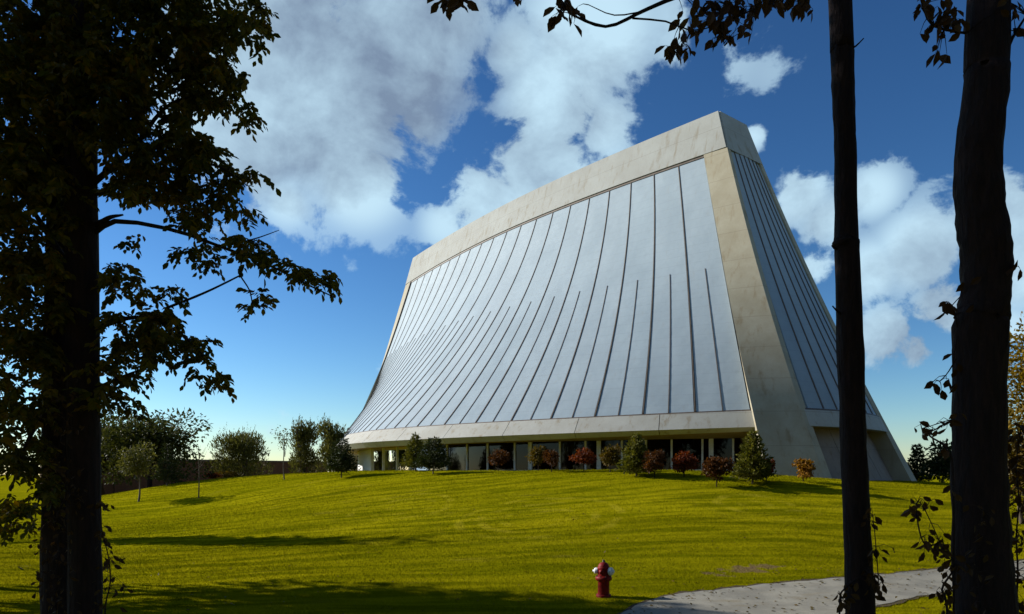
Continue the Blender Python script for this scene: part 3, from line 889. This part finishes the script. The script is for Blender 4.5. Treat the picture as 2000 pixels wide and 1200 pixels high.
bt('sapling', 'thin sapling with a few leaves between the two feathery trees', 556, 47, 826, 54, 'leaf_willow', 260, .15, 89, crown0=.45, lobes_n=9, trunk_r=.05)
bt('red_bush', 'low red bush before the brick wing', 412, 60, 921, 44, 'leaf_red', 700, .16, 90, crown0=.08, lobes_n=6, trunk_r=.04)
bt('low_bush', 'low dark bush between the red bush and the big feathery tree', 446, 63, 916, 50, 'leaf_autumn', 700, .2, 97, crown0=.08, lobes_n=6, trunk_r=.04)
# bare sapling
b, h = size_at(388, 44, 872)
t = empty('bare_sapling', tuple(b), 'bare leafless sapling with a thin pale stem on the left lawn', 'tree')
r = np.random.default_rng(5)
mb = MB(); mb.loft(tube(smooth_path([(0, 0, -.2), (.03, 0, h * .5), (0, 0, h)], 8), np.linspace(.045, .012, 8), 6)); mb.build('trunk', M['bark_grey'], t, True)
for k in range(11):
    z = h * r.uniform(.4, .92); a = r.random() * 6.28; L = h * r.uniform(.15, .3)
    MB().loft(tube(smooth_path([(0, 0, z), (math.cos(a) * L * .4, math.sin(a) * L * .4, z + L * .6), (math.cos(a) * L * .6, math.sin(a) * L * .6, z + L)], 5), np.linspace(.014, .004, 5), 4)).build('branch', M['bark_grey'], t)
# right background
b, h = size_at(1791, 58, 868)
conifer('conifer', 'distant dark conifer just right of the far temple pillar', 'tree', b, h, wpx(48, 58), 'leaf_dark', 91, 10, .3)
bt('thicket_tree', 'dark bushy tree beyond the right end of the temple, beside the thick trunk', 1838, 52, 858, 84, 'leaf_dark', 2200, .28, 92, crown0=.04, lobes_n=12)
bt('autumn_tree', 'yellow brown autumn tree at the right edge behind the thick trunk', 2010, 28, 606, 180, 'leaf_gold', 5200, .20, 93, crown0=.08, lobes_n=18, trunk_r=.3)
bt('autumn_tree', 'lower dark tree in front of the yellow brown one at the right edge', 1998, 24.5, 800, 110, 'leaf_autumn', 3000, .16, 94, crown0=.05, lobes_n=12)

# ------------------------------------------------------------------ foreground trees
def spray_leaves(r, P, size, nlf=8, spread=.9):
    """compound leaves: at each point a drooping rachis with leaflets; returns C,D,N,L"""
    n = len(P)
    ax = rand_dirs(r, n) * np.array([1, 1, .45]) + np.array([0, 0, -.35]); ax /= np.linalg.norm(ax, axis=1)[:, None]
    side = np.cross(ax, np.array([0, 0, 1.0])); side /= np.linalg.norm(side, axis=1)[:, None] + 1e-9
    C, D, N, L = [], [], [], []
    Ls = size * r.uniform(.75, 1.25, n)
    for k in range(nlf):
        u = (k // 2 + .6) / (nlf / 2); sg = -1 if k % 2 else 1
        if k == nlf - 1: sg = 0; u = 1.05
        c = P + ax * (u * 1.9 * Ls)[:, None] + np.array([0, 0, -.35]) * (u * u * Ls)[:, None] + r.normal(0, .03, (n, 3)) * size * 3
        d = ax * .75 + side * sg * spread + np.array([0, 0, -.45]) + r.normal(0, .25, (n, 3))
        C.append(c); D.append(d); N.append(np.array([0, 0, 1.0]) + rand_dirs(r, n) * .8); L.append(Ls * r.uniform(.8, 1.2, n))
    return np.concatenate(C), np.concatenate(D), np.concatenate(N), np.concatenate(L)

def leaf_objects(C, D, N, L, m, parent, org, ratio=.52):
    """single leaves as objects that share one blade mesh"""
    key = 'leafproto_' + m
    me = bpy.data.meshes.get(key)
    if me is None:
        me = leaves_mesh(key, np.zeros((1, 3)), np.array([[1.0, 0, 0]]), np.array([[0, 0, 1.0]]), np.array([1.0]), ratio, .3, six=True)
        me.materials.append(M[m])
    from mathutils import Matrix
    for c, d, n, l in zip(C, D, N, L):
        x = Vector(d).normalized(); y = Vector(n).cross(x)
        if y.length < 1e-4: y = Vector((0, 1, 0)).cross(x)
        y.normalize(); z = x.cross(y)
        o = bpy.data.objects.new('leaf', me); col.objects.link(o)
        o.parent = parent
        o.matrix_local = Matrix.Translation(Vector(np.asarray(c) - org)) @ Matrix((x, y, z)).transposed().to_4x4() @ Matrix.Scale(float(l), 4)

def trunk_from_px(rows, d, extra_top=None, extra_bot=None, n=40):
    """rows: (py, left px, right px) -> path and radii"""
    pts = []; rad = []
    for (py, a, b_) in rows:
        pts.append(at((a + b_) / 2, py, d)); rad.append((b_ - a) / 2 / F * d)
    if extra_top is not None: pts.insert(0, np.array(extra_top[:3])); rad.insert(0, extra_top[3])
    x, y = pts[-1][:2]
    pts.append(np.array([x + .03, y, float(gz(x, y)) - .3])); rad.append(rad[-1] * 1.35)
    pts = pts[::-1]; rad = rad[::-1]
    P = smooth_path(pts, n)
    R = np.interp(np.linspace(0, len(pts) - 1, n), np.arange(len(pts)), rad)
    return P, R

# --- left double trunk
LD = 9.2
P1, R1 = trunk_from_px([(0, 122, 178), (330, 130, 187), (700, 133, 191), (950, 135, 193), (1200, 137, 197)], LD, (-6.0, LD + .3, 12.5, .06))
org = P1[0].copy(); org[2] = float(gz(org[0], org[1]))
ltree = empty('broadleaf_tree', tuple(org), 'tall dark leafy tree with a double ivy-clad trunk along the left edge', 'tree')
MB().loft(tube(P1, R1, 14, .10, 1)).build('trunk', M['bark'], ltree, True, org)
P2, R2 = trunk_from_px([(0, 108, 150), (330, 96, 145), (700, 88, 143), (950, 86, 142), (1200, 84, 144)], LD + .5, (-6.6, LD + .9, 11.5, .05))
MB().loft(tube(P2, R2, 14, .12, 2)).build('trunk', M['bark'], ltree, True, org)
def branch(px_pts, d0, d1, r0, r1, parent, org, name='branch', m='bark', n=14):
    k = len(px_pts)
    pts = [at(p[0], p[1], d0 + (d1 - d0) * i / (k - 1)) for i, p in enumerate(px_pts)]
    P = smooth_path(pts, n)
    return MB().loft(tube(P, np.linspace(r0, r1, n), 6, .12, 4)).build(name, M[m], parent, True, org), P
lb = []
for pp, r0, r1, d1 in [
    ([(185, 455), (230, 432), (340, 450), (430, 482), (520, 516), (600, 556), (655, 582)], .034, .008, 8.7),
    ([(188, 440), (215, 425), (240, 420)], .04, .012, 9.0),
    ([(325, 602), (400, 572), (470, 538)], .018, .010, 8.9),
    ([(452, 478), (500, 466), (545, 450)], .012, .004, 8.8),
    ([(470, 540), (488, 570), (495, 612)], .012, .006, 8.8),
    ([(180, 360), (260, 290), (330, 205), (430, 180)], .04, .010, 8.8),
    ([(182, 380), (280, 350), (400, 320), (470, 350)], .034, .009, 8.8),
    ([(178, 240), (280, 120), (420, 50), (520, 30)], .04, .010, 9.2),
    ([(188, 640), (270, 620), (350, 650), (420, 720)], .034, .009, 8.8),
    ([(120, 500), (70, 420), (10, 330)], .05, .015, 9.8),
    ([(100, 800), (60, 850), (20, 960)], .04, .012, 9.0),
    ([(188, 760), (230, 740), (280, 720)], .03, .010, 8.9)]:
    o, P = branch(pp, LD, d1, r0, r1, ltree, org); lb.append((o, P))
r = np.random.default_rng(11)
clumps = [(60, 60, 130, 130, 1.3), (200, 70, 120, 120, 1.3), (330, 50, 100, 80, 1.1), (440, 30, 75, 50, .9), (505, 20, 40, 28, .8), (505, 82, 24, 22, .9), (300, 150, 90, 60, 1.0),
          (390, 110, 60, 60, .8), (370, 170, 45, 45, .8), (430, 170, 45, 35, 1.1), (465, 215, 34, 28, 1.2), (400, 200, 30, 25, .9),
          (290, 250, 70, 45, 1.0), (355, 250, 35, 28, .8), (330, 300, 70, 45, 1.1), (390, 290, 45, 30, .9), (410, 320, 40, 28, .9), (465, 350, 35, 20, 1.0),
          (330, 360, 80, 40, 1.1), (410, 375, 55, 35, 1.0), (455, 410, 34, 28, .8), (250, 340, 60, 50, 1.0), (395, 435, 60, 26, .8), (440, 478, 60, 22, .8), (365, 490, 26, 18, .6),
          (415, 515, 32, 18, .7), (500, 515, 36, 18, .8), (560, 532, 40, 20, 1.1), (615, 560, 38, 18, 1.1), (500, 600, 24, 22, .9), (262, 470, 24, 12, .7), (220, 540, 40, 40, .9),
          (300, 592, 46, 30, .8), (350, 575, 24, 12, .5), (270, 640, 70, 45, 1.1), (345, 665, 50, 32, 1.1), (400, 705, 36, 32, 1.0), (422, 740, 16, 18, 1.2), (310, 700, 40, 24, .8), (230, 720, 55, 45, 1.0),
          (225, 790, 45, 40, .8), (60, 250, 110, 120, 1.3), (60, 430, 100, 110, 1.2), (50, 590, 90, 100, 1.2), (190, 200, 90, 90, 1.1), (40, 740, 75, 90, 1.1), (30, 850, 55, 60, .9), (50, 900, 60, 40, .8), (45, 1000, 45, 30, .9), (15, 1010, 25, 30, .8),
          (90, 960, 40, 30, .7)]
PTS = []
for (cx, cy, rx, ry, den) in clumps:
    n = max(4, int(math.pi * rx * ry / 125 * den * (1.35 if cx < 210 else 1.08)))
    a = r.random(n) * 6.283; q = np.sqrt(r.random(n))
    px = cx + np.cos(a) * q * rx; py = cy + np.sin(a) * q * ry - 8
    m_ = max(2, n // 5); own = r.integers(0, m_, n)                       # sprays gather on twigs
    px = px[own] + r.normal(0, 8, n); py = py[own] + r.normal(0, 6, n)
    d = LD + r.normal(0, .45, n) - .1 + np.where(px < 190, .5, 0) * r.random(n)
    PTS.append(np.stack([(px - 1000) / F * d, d, EYE + (HZ - py) / F * d], 1))
PTS = np.concatenate(PTS)
Cc, Dd, Nn, Ll = spray_leaves(r, PTS, .094, 9)
# the leaves that show most singly (outermost on the right) are objects of their own
pxs = 1000 + F * Cc[:, 0] / Cc[:, 1]; pys = HZ - F * (Cc[:, 2] - EYE) / Cc[:, 1]
score = (pxs - 330) / 200 + np.where((pys > 430) & (pys < 620), .6, 0) + r.random(len(pxs)) * .3
pick = np.argsort(-score)[:280]
rest = np.ones(len(Cc), bool); rest[pick] = False
leaf_objects(Cc[pick], Dd[pick], Nn[pick], Ll[pick], 'leaf_fg', ltree, org)
me = leaves_mesh('crown', Cc[rest] - org, Dd[rest], Nn[rest], Ll[rest], .54, .3, six=True)
link('crown', me, M['leaf_fg'], ltree)['kind'] = 'stuff'
# upper crown above the picture
Pu, du, _ = in_lobes(r, [(-6.2, 9.6, 9.5, 3.6, 3.2, 2.6), (-8.6, 10.2, 7.5, 2.6, 2.6, 2.4), (-4.6, 9.8, 11.2, 2.6, 2.6, 1.8), (-9.0, 9.0, 4.5, 2.2, 2.2, 2.2), (-3.4, 9.2, 8.9, 2.0, 2.0, 1.2)], 3600, .6)
me = leaves_mesh('upper_crown', Pu - org, du + rand_dirs(r, 3600) - (0, 0, .4), rand_dirs(r, 3600) + (0, 0, .8), .26 * r.uniform(.7, 1.2, 3600), .5)
link('upper_crown', me, M['leaf_fg'], ltree)['kind'] = 'stuff'
# ivy on the trunks
def creeper(name, label, pts_px, d, n_each, size, seed, m='leaf_ivy', spread=14, cap=None):
    r = np.random.default_rng(seed)
    base = at(pts_px[0][0], pts_px[0][1], d); base[2] = float(gz(base[0], base[1]))
    t = empty(name, tuple(base), label, 'plant')
    paths = [at(p[0], p[1], d) for p in pts_px]
    P = smooth_path([base] + paths, 30)
    MB().loft(tube(P, np.linspace(.012, .004, 30), 5)).build('stem', M['bark'], t, True, base)
    C = []
    for (x, y, *rest_) in pts_px:
        sp_ = rest_[0] if rest_ else spread
        k = n_each
        C.append(np.stack([at(x + r.normal(0, sp_), y + r.normal(0, sp_), d + r.normal(0, .12)) for _ in range(k)]))
    C = np.concatenate(C); n = len(C)
    D = rand_dirs(r, n) * np.array([1, .7, .6]) + np.array([0, 0, -.75]); N = rand_dirs(r, n) + np.array([0, -1.0, .4])
    L = size * r.uniform(.65, 1.3, n)
    leaf_objects(C, D, N, L, m, t, base, .5)
    # short petioles tie the leaves to the stem
    mb = MB()
    for c in C:
        k = int(np.argmin(np.linalg.norm(P - c, axis=1)))
        mid = (P[k] + c) / 2 + np.array([0, 0, .03])
        mb.loft(tube([P[k], mid, c], [.004, .003, .002], 3), False)
    mb.build('petioles', M['bark'], t, False, base)['kind'] = 'stuff'
    return t
creeper('ivy', 'ivy climbing the lower left trunk at the left edge', [(110, 1195), (105, 1140), (115, 1080), (108, 1020), (130, 960), (110, 900), (125, 830), (112, 760)], LD - .42, 30, .085, 21, spread=24)
creeper('ivy', 'ivy sprays hanging off the right side of the left double trunk', [(205, 1195, 16), (215, 1140, 16), (212, 1090, 14), (200, 1040, 10), (196, 990, 9)], LD - .25, 15, .095, 22)

# --- right thin trunk
RD = 8.0
PA, RA = trunk_from_px([(0, 1618, 1662), (100, 1624, 1666), (200, 1627, 1668), (300, 1631, 1671), (455, 1632, 1675), (475, 1628, 1677), (500, 1632, 1678), (700, 1637, 1686), (850, 1643, 1690), (1000, 1648, 1697), (1200, 1653, 1707)], RD, (3.5, RD + .1, 11.0, .05), n=60)
orgA = PA[0].copy(); orgA[2] = float(gz(orgA[0], orgA[1]))
atree = empty('slender_tree', tuple(orgA), 'slender dark tree trunk in the right foreground with a branch overhanging the roof ridge', 'tree')
MB().loft(tube(PA, RA, 14, .12, 5)).build('trunk', M['bark'], atree, True, orgA)
for pp, r0 in (([(1662, 95), (1672, 90), (1687, 75)], .012), ([(1641, 612), (1634, 607), (1626, 598)], .014), ([(1634, 486), (1629, 484), (1625, 480)], .02)):
    branch(pp, RD - .05, RD - .12, r0, r0 * .5, atree, orgA, 'twig', n=5)
# overhanging branch and its leaves
tw_lines = []
ob, _ob = branch([(1640, -330), (1540, -120), (1440, -30), (1330, -8), (1260, 20), (1186, 52), (1120, 30), (1100, 8)], RD, RD - .6, .04, .007, atree, orgA, n=26)
for pp, r0 in (([(1186, 52), (1150, 42), (1115, 20)], .008), ([(1260, 22), (1200, 30), (1150, 10)], .008), ([(1235, 36), (1300, 42), (1350, 60), (1400, 50)], .010),
               ([(1350, 60), (1335, 85), (1322, 105)], .006), ([(1400, 50), (1450, 28), (1500, 5), (1540, -30)], .012), ([(1410, 45), (1412, 75), (1415, 90)], .006),
               ([(1440, -30), (1420, 10), (1390, 40)], .012), ([(1000, -60), (930, -30), (895, 5)], .010), ([(1330, -8), (1200, -60), (1000, -60)], .016)):
    tw_lines.append(branch(pp, RD - .5, RD - .55, r0, r0 * .5, atree, orgA, 'twig', n=7)[1])
def px_leaves(specs, d, seed, jitter=.12, size=.1):
    """specs: (px,py,spread_x,spread_y,count)"""
    r = np.random.default_rng(seed); C = []
    for (x, y, sx, sy, n) in specs:
        for _ in range(n): C.append(at(x + r.normal(0, sx), y + r.normal(0, sy), d + r.normal(0, jitter)))
    C = np.array(C); n = len(C)
    D = rand_dirs(r, n) * np.array([.9, .5, .5]) + np.array([-.1, 0, -.8]); N = rand_dirs(r, n) * .9 + np.array([0, -.9, .5])
    return C, D, N, size * r.uniform(.75, 1.3, n)
sA = [(895, -2, 22, 9, 22), (1105, 8, 13, 9, 14), (1100, 28, 12, 8, 8), (1018, -4, 8, 3, 3), (1325, 88, 14, 8, 9), (1310, 98, 10, 6, 4), (1345, 62, 12, 8, 7), (1415, 70, 16, 10, 11), (1375, 25, 26, 22, 36), (1430, 15, 26, 16, 26),
      (1485, 2, 25, 10, 22), (1545, -3, 20, 9, 16), (1568, 6, 8, 8, 5), (1440, 55, 10, 10, 6), (1405, 45, 12, 12, 8)]
tw_lines.append(_ob)
def petioles(C, lines, parent, org, m='bark'):
    A = np.concatenate(lines); mb = MB()
    for c in C:
        k = int(np.argmin(np.linalg.norm(A - c, axis=1))); v = c - A[k]
        mb.loft(tube([A[k], A[k] + v * .5 + np.array([0, 0, .02]), c], [.006, .004, .002], 3), False)
    o = mb.build('petioles', M[m], parent, False, org); o['kind'] = 'stuff'
    return o
Lv = px_leaves(sA, RD - .5, 31, .15, .135)
petioles(Lv[0], tw_lines, ob, orgA)
leaf_objects(*Lv, 'leaf_near', ob, orgA)
# upper crown of the slender tree, above the picture
Pu, du, _ = in_lobes(r, [(2.6, 8.2, 8.6, 2.4, 2.2, 1.6), (4.6, 8.6, 9.6, 2.2, 2.2, 1.6), (1.2, 7.8, 7.9, 1.4, 1.4, .9)], 1700, .6)
me = leaves_mesh('upper_crown', Pu - orgA, du + rand_dirs(r, 1700) - (0, 0, .4), rand_dirs(r, 1700) + (0, 0, .8), .2 * r.uniform(.7, 1.2, 1700), .5)
link('upper_crown', me, M['leaf_near'], atree)['kind'] = 'stuff'
creeper('vine', 'leafy sprigs at the foot of the slender right trunk', [(1640, 1190, 14), (1650, 1150, 14), (1700, 1120, 12), (1715, 1150, 14), (1712, 1080, 10), (1705, 1010, 12)], RD - .3, 9, .10, 33, 'leaf_near')

# --- right thick trunk
TD = 6.9
PB, RB = trunk_from_px([(0, 1893, 1968), (150, 1888, 1965), (300, 1870, 1952), (400, 1872, 1957), (480, 1880, 1969), (560, 1884, 1968), (620, 1872, 1963), (640, 1868, 1962), (800, 1868, 1957), (1000, 1866, 1962), (1200, 1872, 1977)], TD, (4.9, TD + .1, 10.5, .08), n=60)
orgB = PB[0].copy(); orgB[2] = float(gz(orgB[0], orgB[1]))
b_lines = []
btree = empty('thick_tree', tuple(orgB), 'thick bowed dark tree trunk near the right edge', 'tree')
MB().loft(tube(PB, RB, 18, .12, 6)).build('trunk', M['bark'], btree, True, orgB)
for pp, r0 in (([(1888, 65), (1850, 60), (1820, 45), (1800, 15)], .012), ([(1850, 60), (1815, 45), (1795, -10)], .010), ([(1966, 100), (1980, 70), (2005, 30)], .018),
               ([(1870, 640), (1862, 600), (1850, 596)], .008), ([(1964, 545), (1975, 535), (1985, 522)], .007), ([(1868, 700), (1850, 730), (1835, 745)], .007), ([(1870, 660), (1862, 700), (1860, 760)], .008)):
    b_lines.append(branch(pp, TD - .05, TD - .15, r0, r0 * .5, btree, orgB, 'branch', n=6)[1])
sB = [(1835, 20, 24, 18, 26), (1870, 45, 14, 16, 12), (1840, 95, 8, 10, 5), (1800, 70, 6, 6, 2), (1800, 8, 14, 8, 8), (1975, 12, 14, 10, 8), (1968, 60, 8, 16, 5), (1850, 596, 9, 5, 5), (1980, 524, 6, 5, 3),
      (1830, 752, 8, 6, 4), (1848, 745, 6, 5, 2), (1862, 720, 6, 18, 4), (1895, 560, 20, 18, 3)]
Lv = px_leaves(sB, TD - .15, 41, .10, .12)
petioles(Lv[0], b_lines, btree, orgB)
leaf_objects(*Lv, 'leaf_near', btree, orgB)
Pu, du, _ = in_lobes(r, [(5.2, 7.2, 8.6, 2.6, 2.2, 1.6), (6.8, 7.6, 9.8, 2.2, 2.2, 1.6)], 1700, .6)
me = leaves_mesh('upper_crown', Pu - orgB, du + rand_dirs(r, 1700) - (0, 0, .4), rand_dirs(r, 1700) + (0, 0, .8), .2 * r.uniform(.7, 1.2, 1700), .5)
link('upper_crown', me, M['leaf_near'], btree)['kind'] = 'stuff'
creeper('vine', 'leafy sprigs left of the thick right trunk, before the path', [(1850, 1195, 14), (1840, 1150, 16), (1862, 1110, 14), (1845, 1065, 14), (1805, 1062, 10), (1790, 1000, 12), (1800, 985, 12), (1848, 1085, 12)], TD - .35, 9, .10, 42, 'leaf_near')
creeper('vine', 'sprigs hanging before the sky left of the thick right trunk', [(1862, 960, 6), (1850, 880, 10), (1815, 850, 8), (1835, 835, 10), (1858, 820, 9), (1800, 838, 5)], TD - .3, 5, .095, 43, 'leaf_near')
creeper('bush', 'dense dark leafy undergrowth right of the thick trunk at the right edge', [(1985, 1190, 18), (1988, 1120, 16), (1985, 1050, 16), (1990, 980, 16), (1985, 910, 14), (1992, 850, 12)], TD + .2, 20, .105, 44, 'leaf_near')
creeper('ivy', 'few ivy leaves on the lower face of the thick right trunk', [(1915, 1190, 22), (1910, 1130, 22), (1905, 1070, 20), (1920, 1000, 18)], TD - .30, 8, .085, 45)

# --- trees out of view on the left: they throw the long shadows over the lawn
def shade_tree(label, x, y, h, w, seed, n=3000, leaf=.42, crown0=.22):
    z = float(gz(x, y))
    return broad_tree('shade_tree', label, 'tree', (x, y, z), h, w, 'leaf_fg', 'bark', nleaf=n, leaf=leaf, seed=seed, crown0=crown0, lobes_n=14, trunk_r=.22, group='trees beyond the left edge of the picture')
shade_tree('leafy tree left of the picture, shadowing the lawn by the hydrant', -20.8, 21.4, 15.5, 5.0, 201, 3600)
shade_tree('leafy tree left of the picture, throwing the thin upper lawn shadow', -27.0, 31.6, 15.0, 2.6, 202, 2200)
shade_tree('shorter leafy tree left of the picture, shadowing the bottom of the lawn', -17.2, 17.9, 12.0, 3.6, 207, 2400, crown0=.12)
shade_tree('dense tree left of the picture, nearest the double trunk', -13.5, 12.5, 19.0, 8.0, 203, 3000, .50, .12)
shade_tree('dense tree left of the picture, behind the nearest one', -19.0, 15.8, 23.0, 7.5, 204, 3800, .6, .06)
shade_tree('dense tall tree left of the picture, deepest in the wood', -25.0, 16.5, 25.0, 8.0, 205, 5200, .65, .06)
shade_tree('leafy tree left of the picture, level with the camera', -12.5, 6.0, 14.0, 7.0, 206, 2600, .5, .10)

wood = [(-7, -7, 15, 9, 'left of the viewpoint'), (2, -9, 16, 9, 'straight behind the viewpoint'), (10, -6, 15, 9, 'right of the viewpoint'),
        (14, 2, 14, 8, 'beside the thick trunk'), (17, 9, 14, 7, 'nearest the path on the right'), (-15, -3, 16, 9, 'farthest left of the viewpoint'),
        (26, 10, 20, 10, 'right of the path, tall'), (24, -4, 20, 11, 'deeper right of the viewpoint'), (36, 20, 21, 10, 'beyond the path on the right'),
        (38, 4, 22, 12, 'far right, broad'), (46, 26, 20, 11, 'far right, past the path'), (12, -20, 20, 12, 'far behind the viewpoint')]
for k, (x, y, hh, ww, where) in enumerate(wood):  # unseen trees added to darken the near trunks and the temple end
    broad_tree('added_wood_tree', 'dense leafy wood tree out of view, added to block sky light, ' + where, 'tree', (x, y, float(gz(x, y))), hh, ww, 'leaf_fg', 'bark', nleaf=4200, leaf=.6 + .02 * hh, seed=220 + k, crown0=.06, lobes_n=14, trunk_r=.22, group='unseen wood added to block sky light')

# ------------------------------------------------------------------ fire hydrant
M['hyd_red'] = two_tone('hydrant_red', (.22, .008, .006), (.12, .006, .005), 14, .55, bs=.2, bd=.004, spec=.15)
M['hyd_white'] = two_tone('hydrant_white', (.72, .73, .74), (.62, .62, .62), 14, .5)
M['hyd_dark'] = two_tone('hydrant_nut', (.05, .012, .012), (.03, .01, .01), 20, .6)
hb = ray_ground(1179, 1165)
hy = empty('fire_hydrant', tuple(hb), 'red fire hydrant with white side caps on the lawn beside the path', 'fire hydrant')
def lathe(profile, n=22, axis='z', c=(0, 0, 0), ang=0.0):
    prof_ = np.array(profile); th = np.linspace(0, 2 * np.pi, n, endpoint=False)
    X = prof_[:, :1] * np.cos(th); Y = prof_[:, :1] * np.sin(th); Z = prof_[:, 1:] * np.ones_like(X)
    if axis == 'z': P = np.stack([X, Y, Z], -1)
    else:
        ca, sa = math.cos(ang), math.sin(ang)
        P = np.stack([Z * ca - X * sa, Z * sa + X * ca, Y], -1)
    return MB().loft(P + np.array(c))
def hpart(name, profile, m, **kw): return lathe(profile, **kw).build(name, M[m], hy, True)
hpart('base_flange', [(.16, -.05), (.165, .03), (.16, .045), (.13, .05)], 'hyd_red')
hpart('barrel', [(.128, .04), (.126, .33), (.135, .345), (.135, .40)], 'hyd_red')
hpart('collar_flange', [(.150, .345), (.178, .36), (.182, .40), (.176, .43), (.140, .45)], 'hyd_red')
hpart('upper_barrel', [(.128, .44), (.126, .60), (.138, .61), (.138, .635), (.12, .645)], 'hyd_red')
hpart('bonnet', [(.125, .64), (.120, .67), (.098, .71), (.060, .735), (.045, .745)], 'hyd_red')
hpart('operating_nut', [(.045, .74), (.030, .75), (.026, .79), (.018, .80)], 'hyd_dark', n=6)
A1 = math.radians(-48)
for ang, ln, rr_, nm in ((A1 + .25, .20, .086, 'pumper_cap'), (math.radians(168), .19, .064, 'side_cap')):
    nz_ = hpart('nozzle', [(rr_ * .9, .09), (rr_ * .9, ln - .055)], 'hyd_red', axis='x', c=(0, 0, .555), ang=ang)
    hpart(nm, [(rr_, ln - .06), (rr_ * 1.05, ln - .01), (rr_ * .8, ln + .015), (rr_ * .35, ln + .02), (rr_ * .33, ln + .05), (.004, ln + .052)], 'hyd_white', axis='x', c=(0, 0, .555), ang=ang)
hpart('side_cap', [(.05, .13), (.052, .18), (.04, .195), (.018, .20), (.017, .22), (.003, .222)], 'hyd_red', axis='x', c=(0, 0, .555), ang=math.radians(-115))
for k in range(8):
    a = k * math.pi / 4 + .2
    lathe([(.014, .43), (.014, .455), (.004, .456)], 6, c=(math.cos(a) * .158, math.sin(a) * .158, 0)).build('bolt', M['hyd_dark'], hy)
for k in range(2):
    pass

# ------------------------------------------------------------------ grass blades and fallen leaves
def grass():
    r = np.random.default_rng(77)
    B, Hh, Wd = [], [], []
    for d0, d1, n, hgt, wid in ((11.5, 17, 240000, .036, .006), (17, 25, 240000, .042, .009), (25, 38, 200000, .048, .013), (38, 64, 160000, .055, .020)):
        d = np.sqrt(r.uniform(d0 ** 2, d1 ** 2, n)); a = r.uniform(-.80, .80, n)
        x = d * a
        B.append(np.stack([x, d], 1)); Hh.append(hgt * r.uniform(.5, 1.3, n)); Wd.append(wid * r.uniform(.7, 1.3, n))
    B = np.concatenate(B); Hh = np.concatenate(Hh); Wd = np.concatenate(Wd)
    keep = ~in_path(B[:, 0], B[:, 1])
    B, Hh, Wd = B[keep], Hh[keep], Wd[keep]
    z = np.concatenate([gsurf(B[i:i + 40000, 0], B[i:i + 40000, 1]) for i in range(0, len(B), 40000)])
    n = len(B)
    b = np.stack([B[:, 0], B[:, 1], z - .01], 1)
    a = r.random(n) * 6.283; side = np.stack([np.cos(a), np.sin(a), 0 * a], 1) * (Wd / 2)[:, None]
    lean = np.stack([r.normal(0, .35, n), r.normal(0, .35, n), np.ones(n)], 1) * (Hh + .01)[:, None]
    V = np.stack([b - side, b + side, b + lean], 1).reshape(-1, 3)
    o = link('grass', raw_mesh('grass', V, np.arange(3 * n).reshape(-1, 3)), M['lawn'])
    o['kind'] = 'stuff'
    tag(o, 'short yellow-green mown grass covering the sloping lawn', 'grass')
grass()

def litter():
    r = np.random.default_rng(78); C = []
    while len(C) < 420:
        t = r.random(); i = int(r.random() * 89)
        e = r.random() ** (2.2 if r.random() < .7 else 1)
        q = up[i] * (1 - e) + lo[i] * e + r.normal(0, .12, 2)
        C.append((q[0], q[1], float(gsurf(q[0], q[1])) + .03))
    while len(C) < 1100:
        d = r.uniform(13.5, 30); x = d * r.uniform(-.7, .72)
        if r.random() < .35 + .65 * (x > 2) * (d < 20): C.append((x, d, float(gsurf(x, d)) + .035))
    C = np.array(C); n = len(C)
    me = leaves_mesh('fallen_leaves', C, rand_dirs(r, n) * (1, 1, .15), rand_dirs(r, n) * .5 + (0, 0, 1), .085 * r.uniform(.6, 1.3, n), .5)
    o = link('fallen_leaves', me, M['leaf_autumn']); o['kind'] = 'stuff'
    tag(o, 'small brown fallen leaves scattered over the path and lawn', 'leaves')
litter()
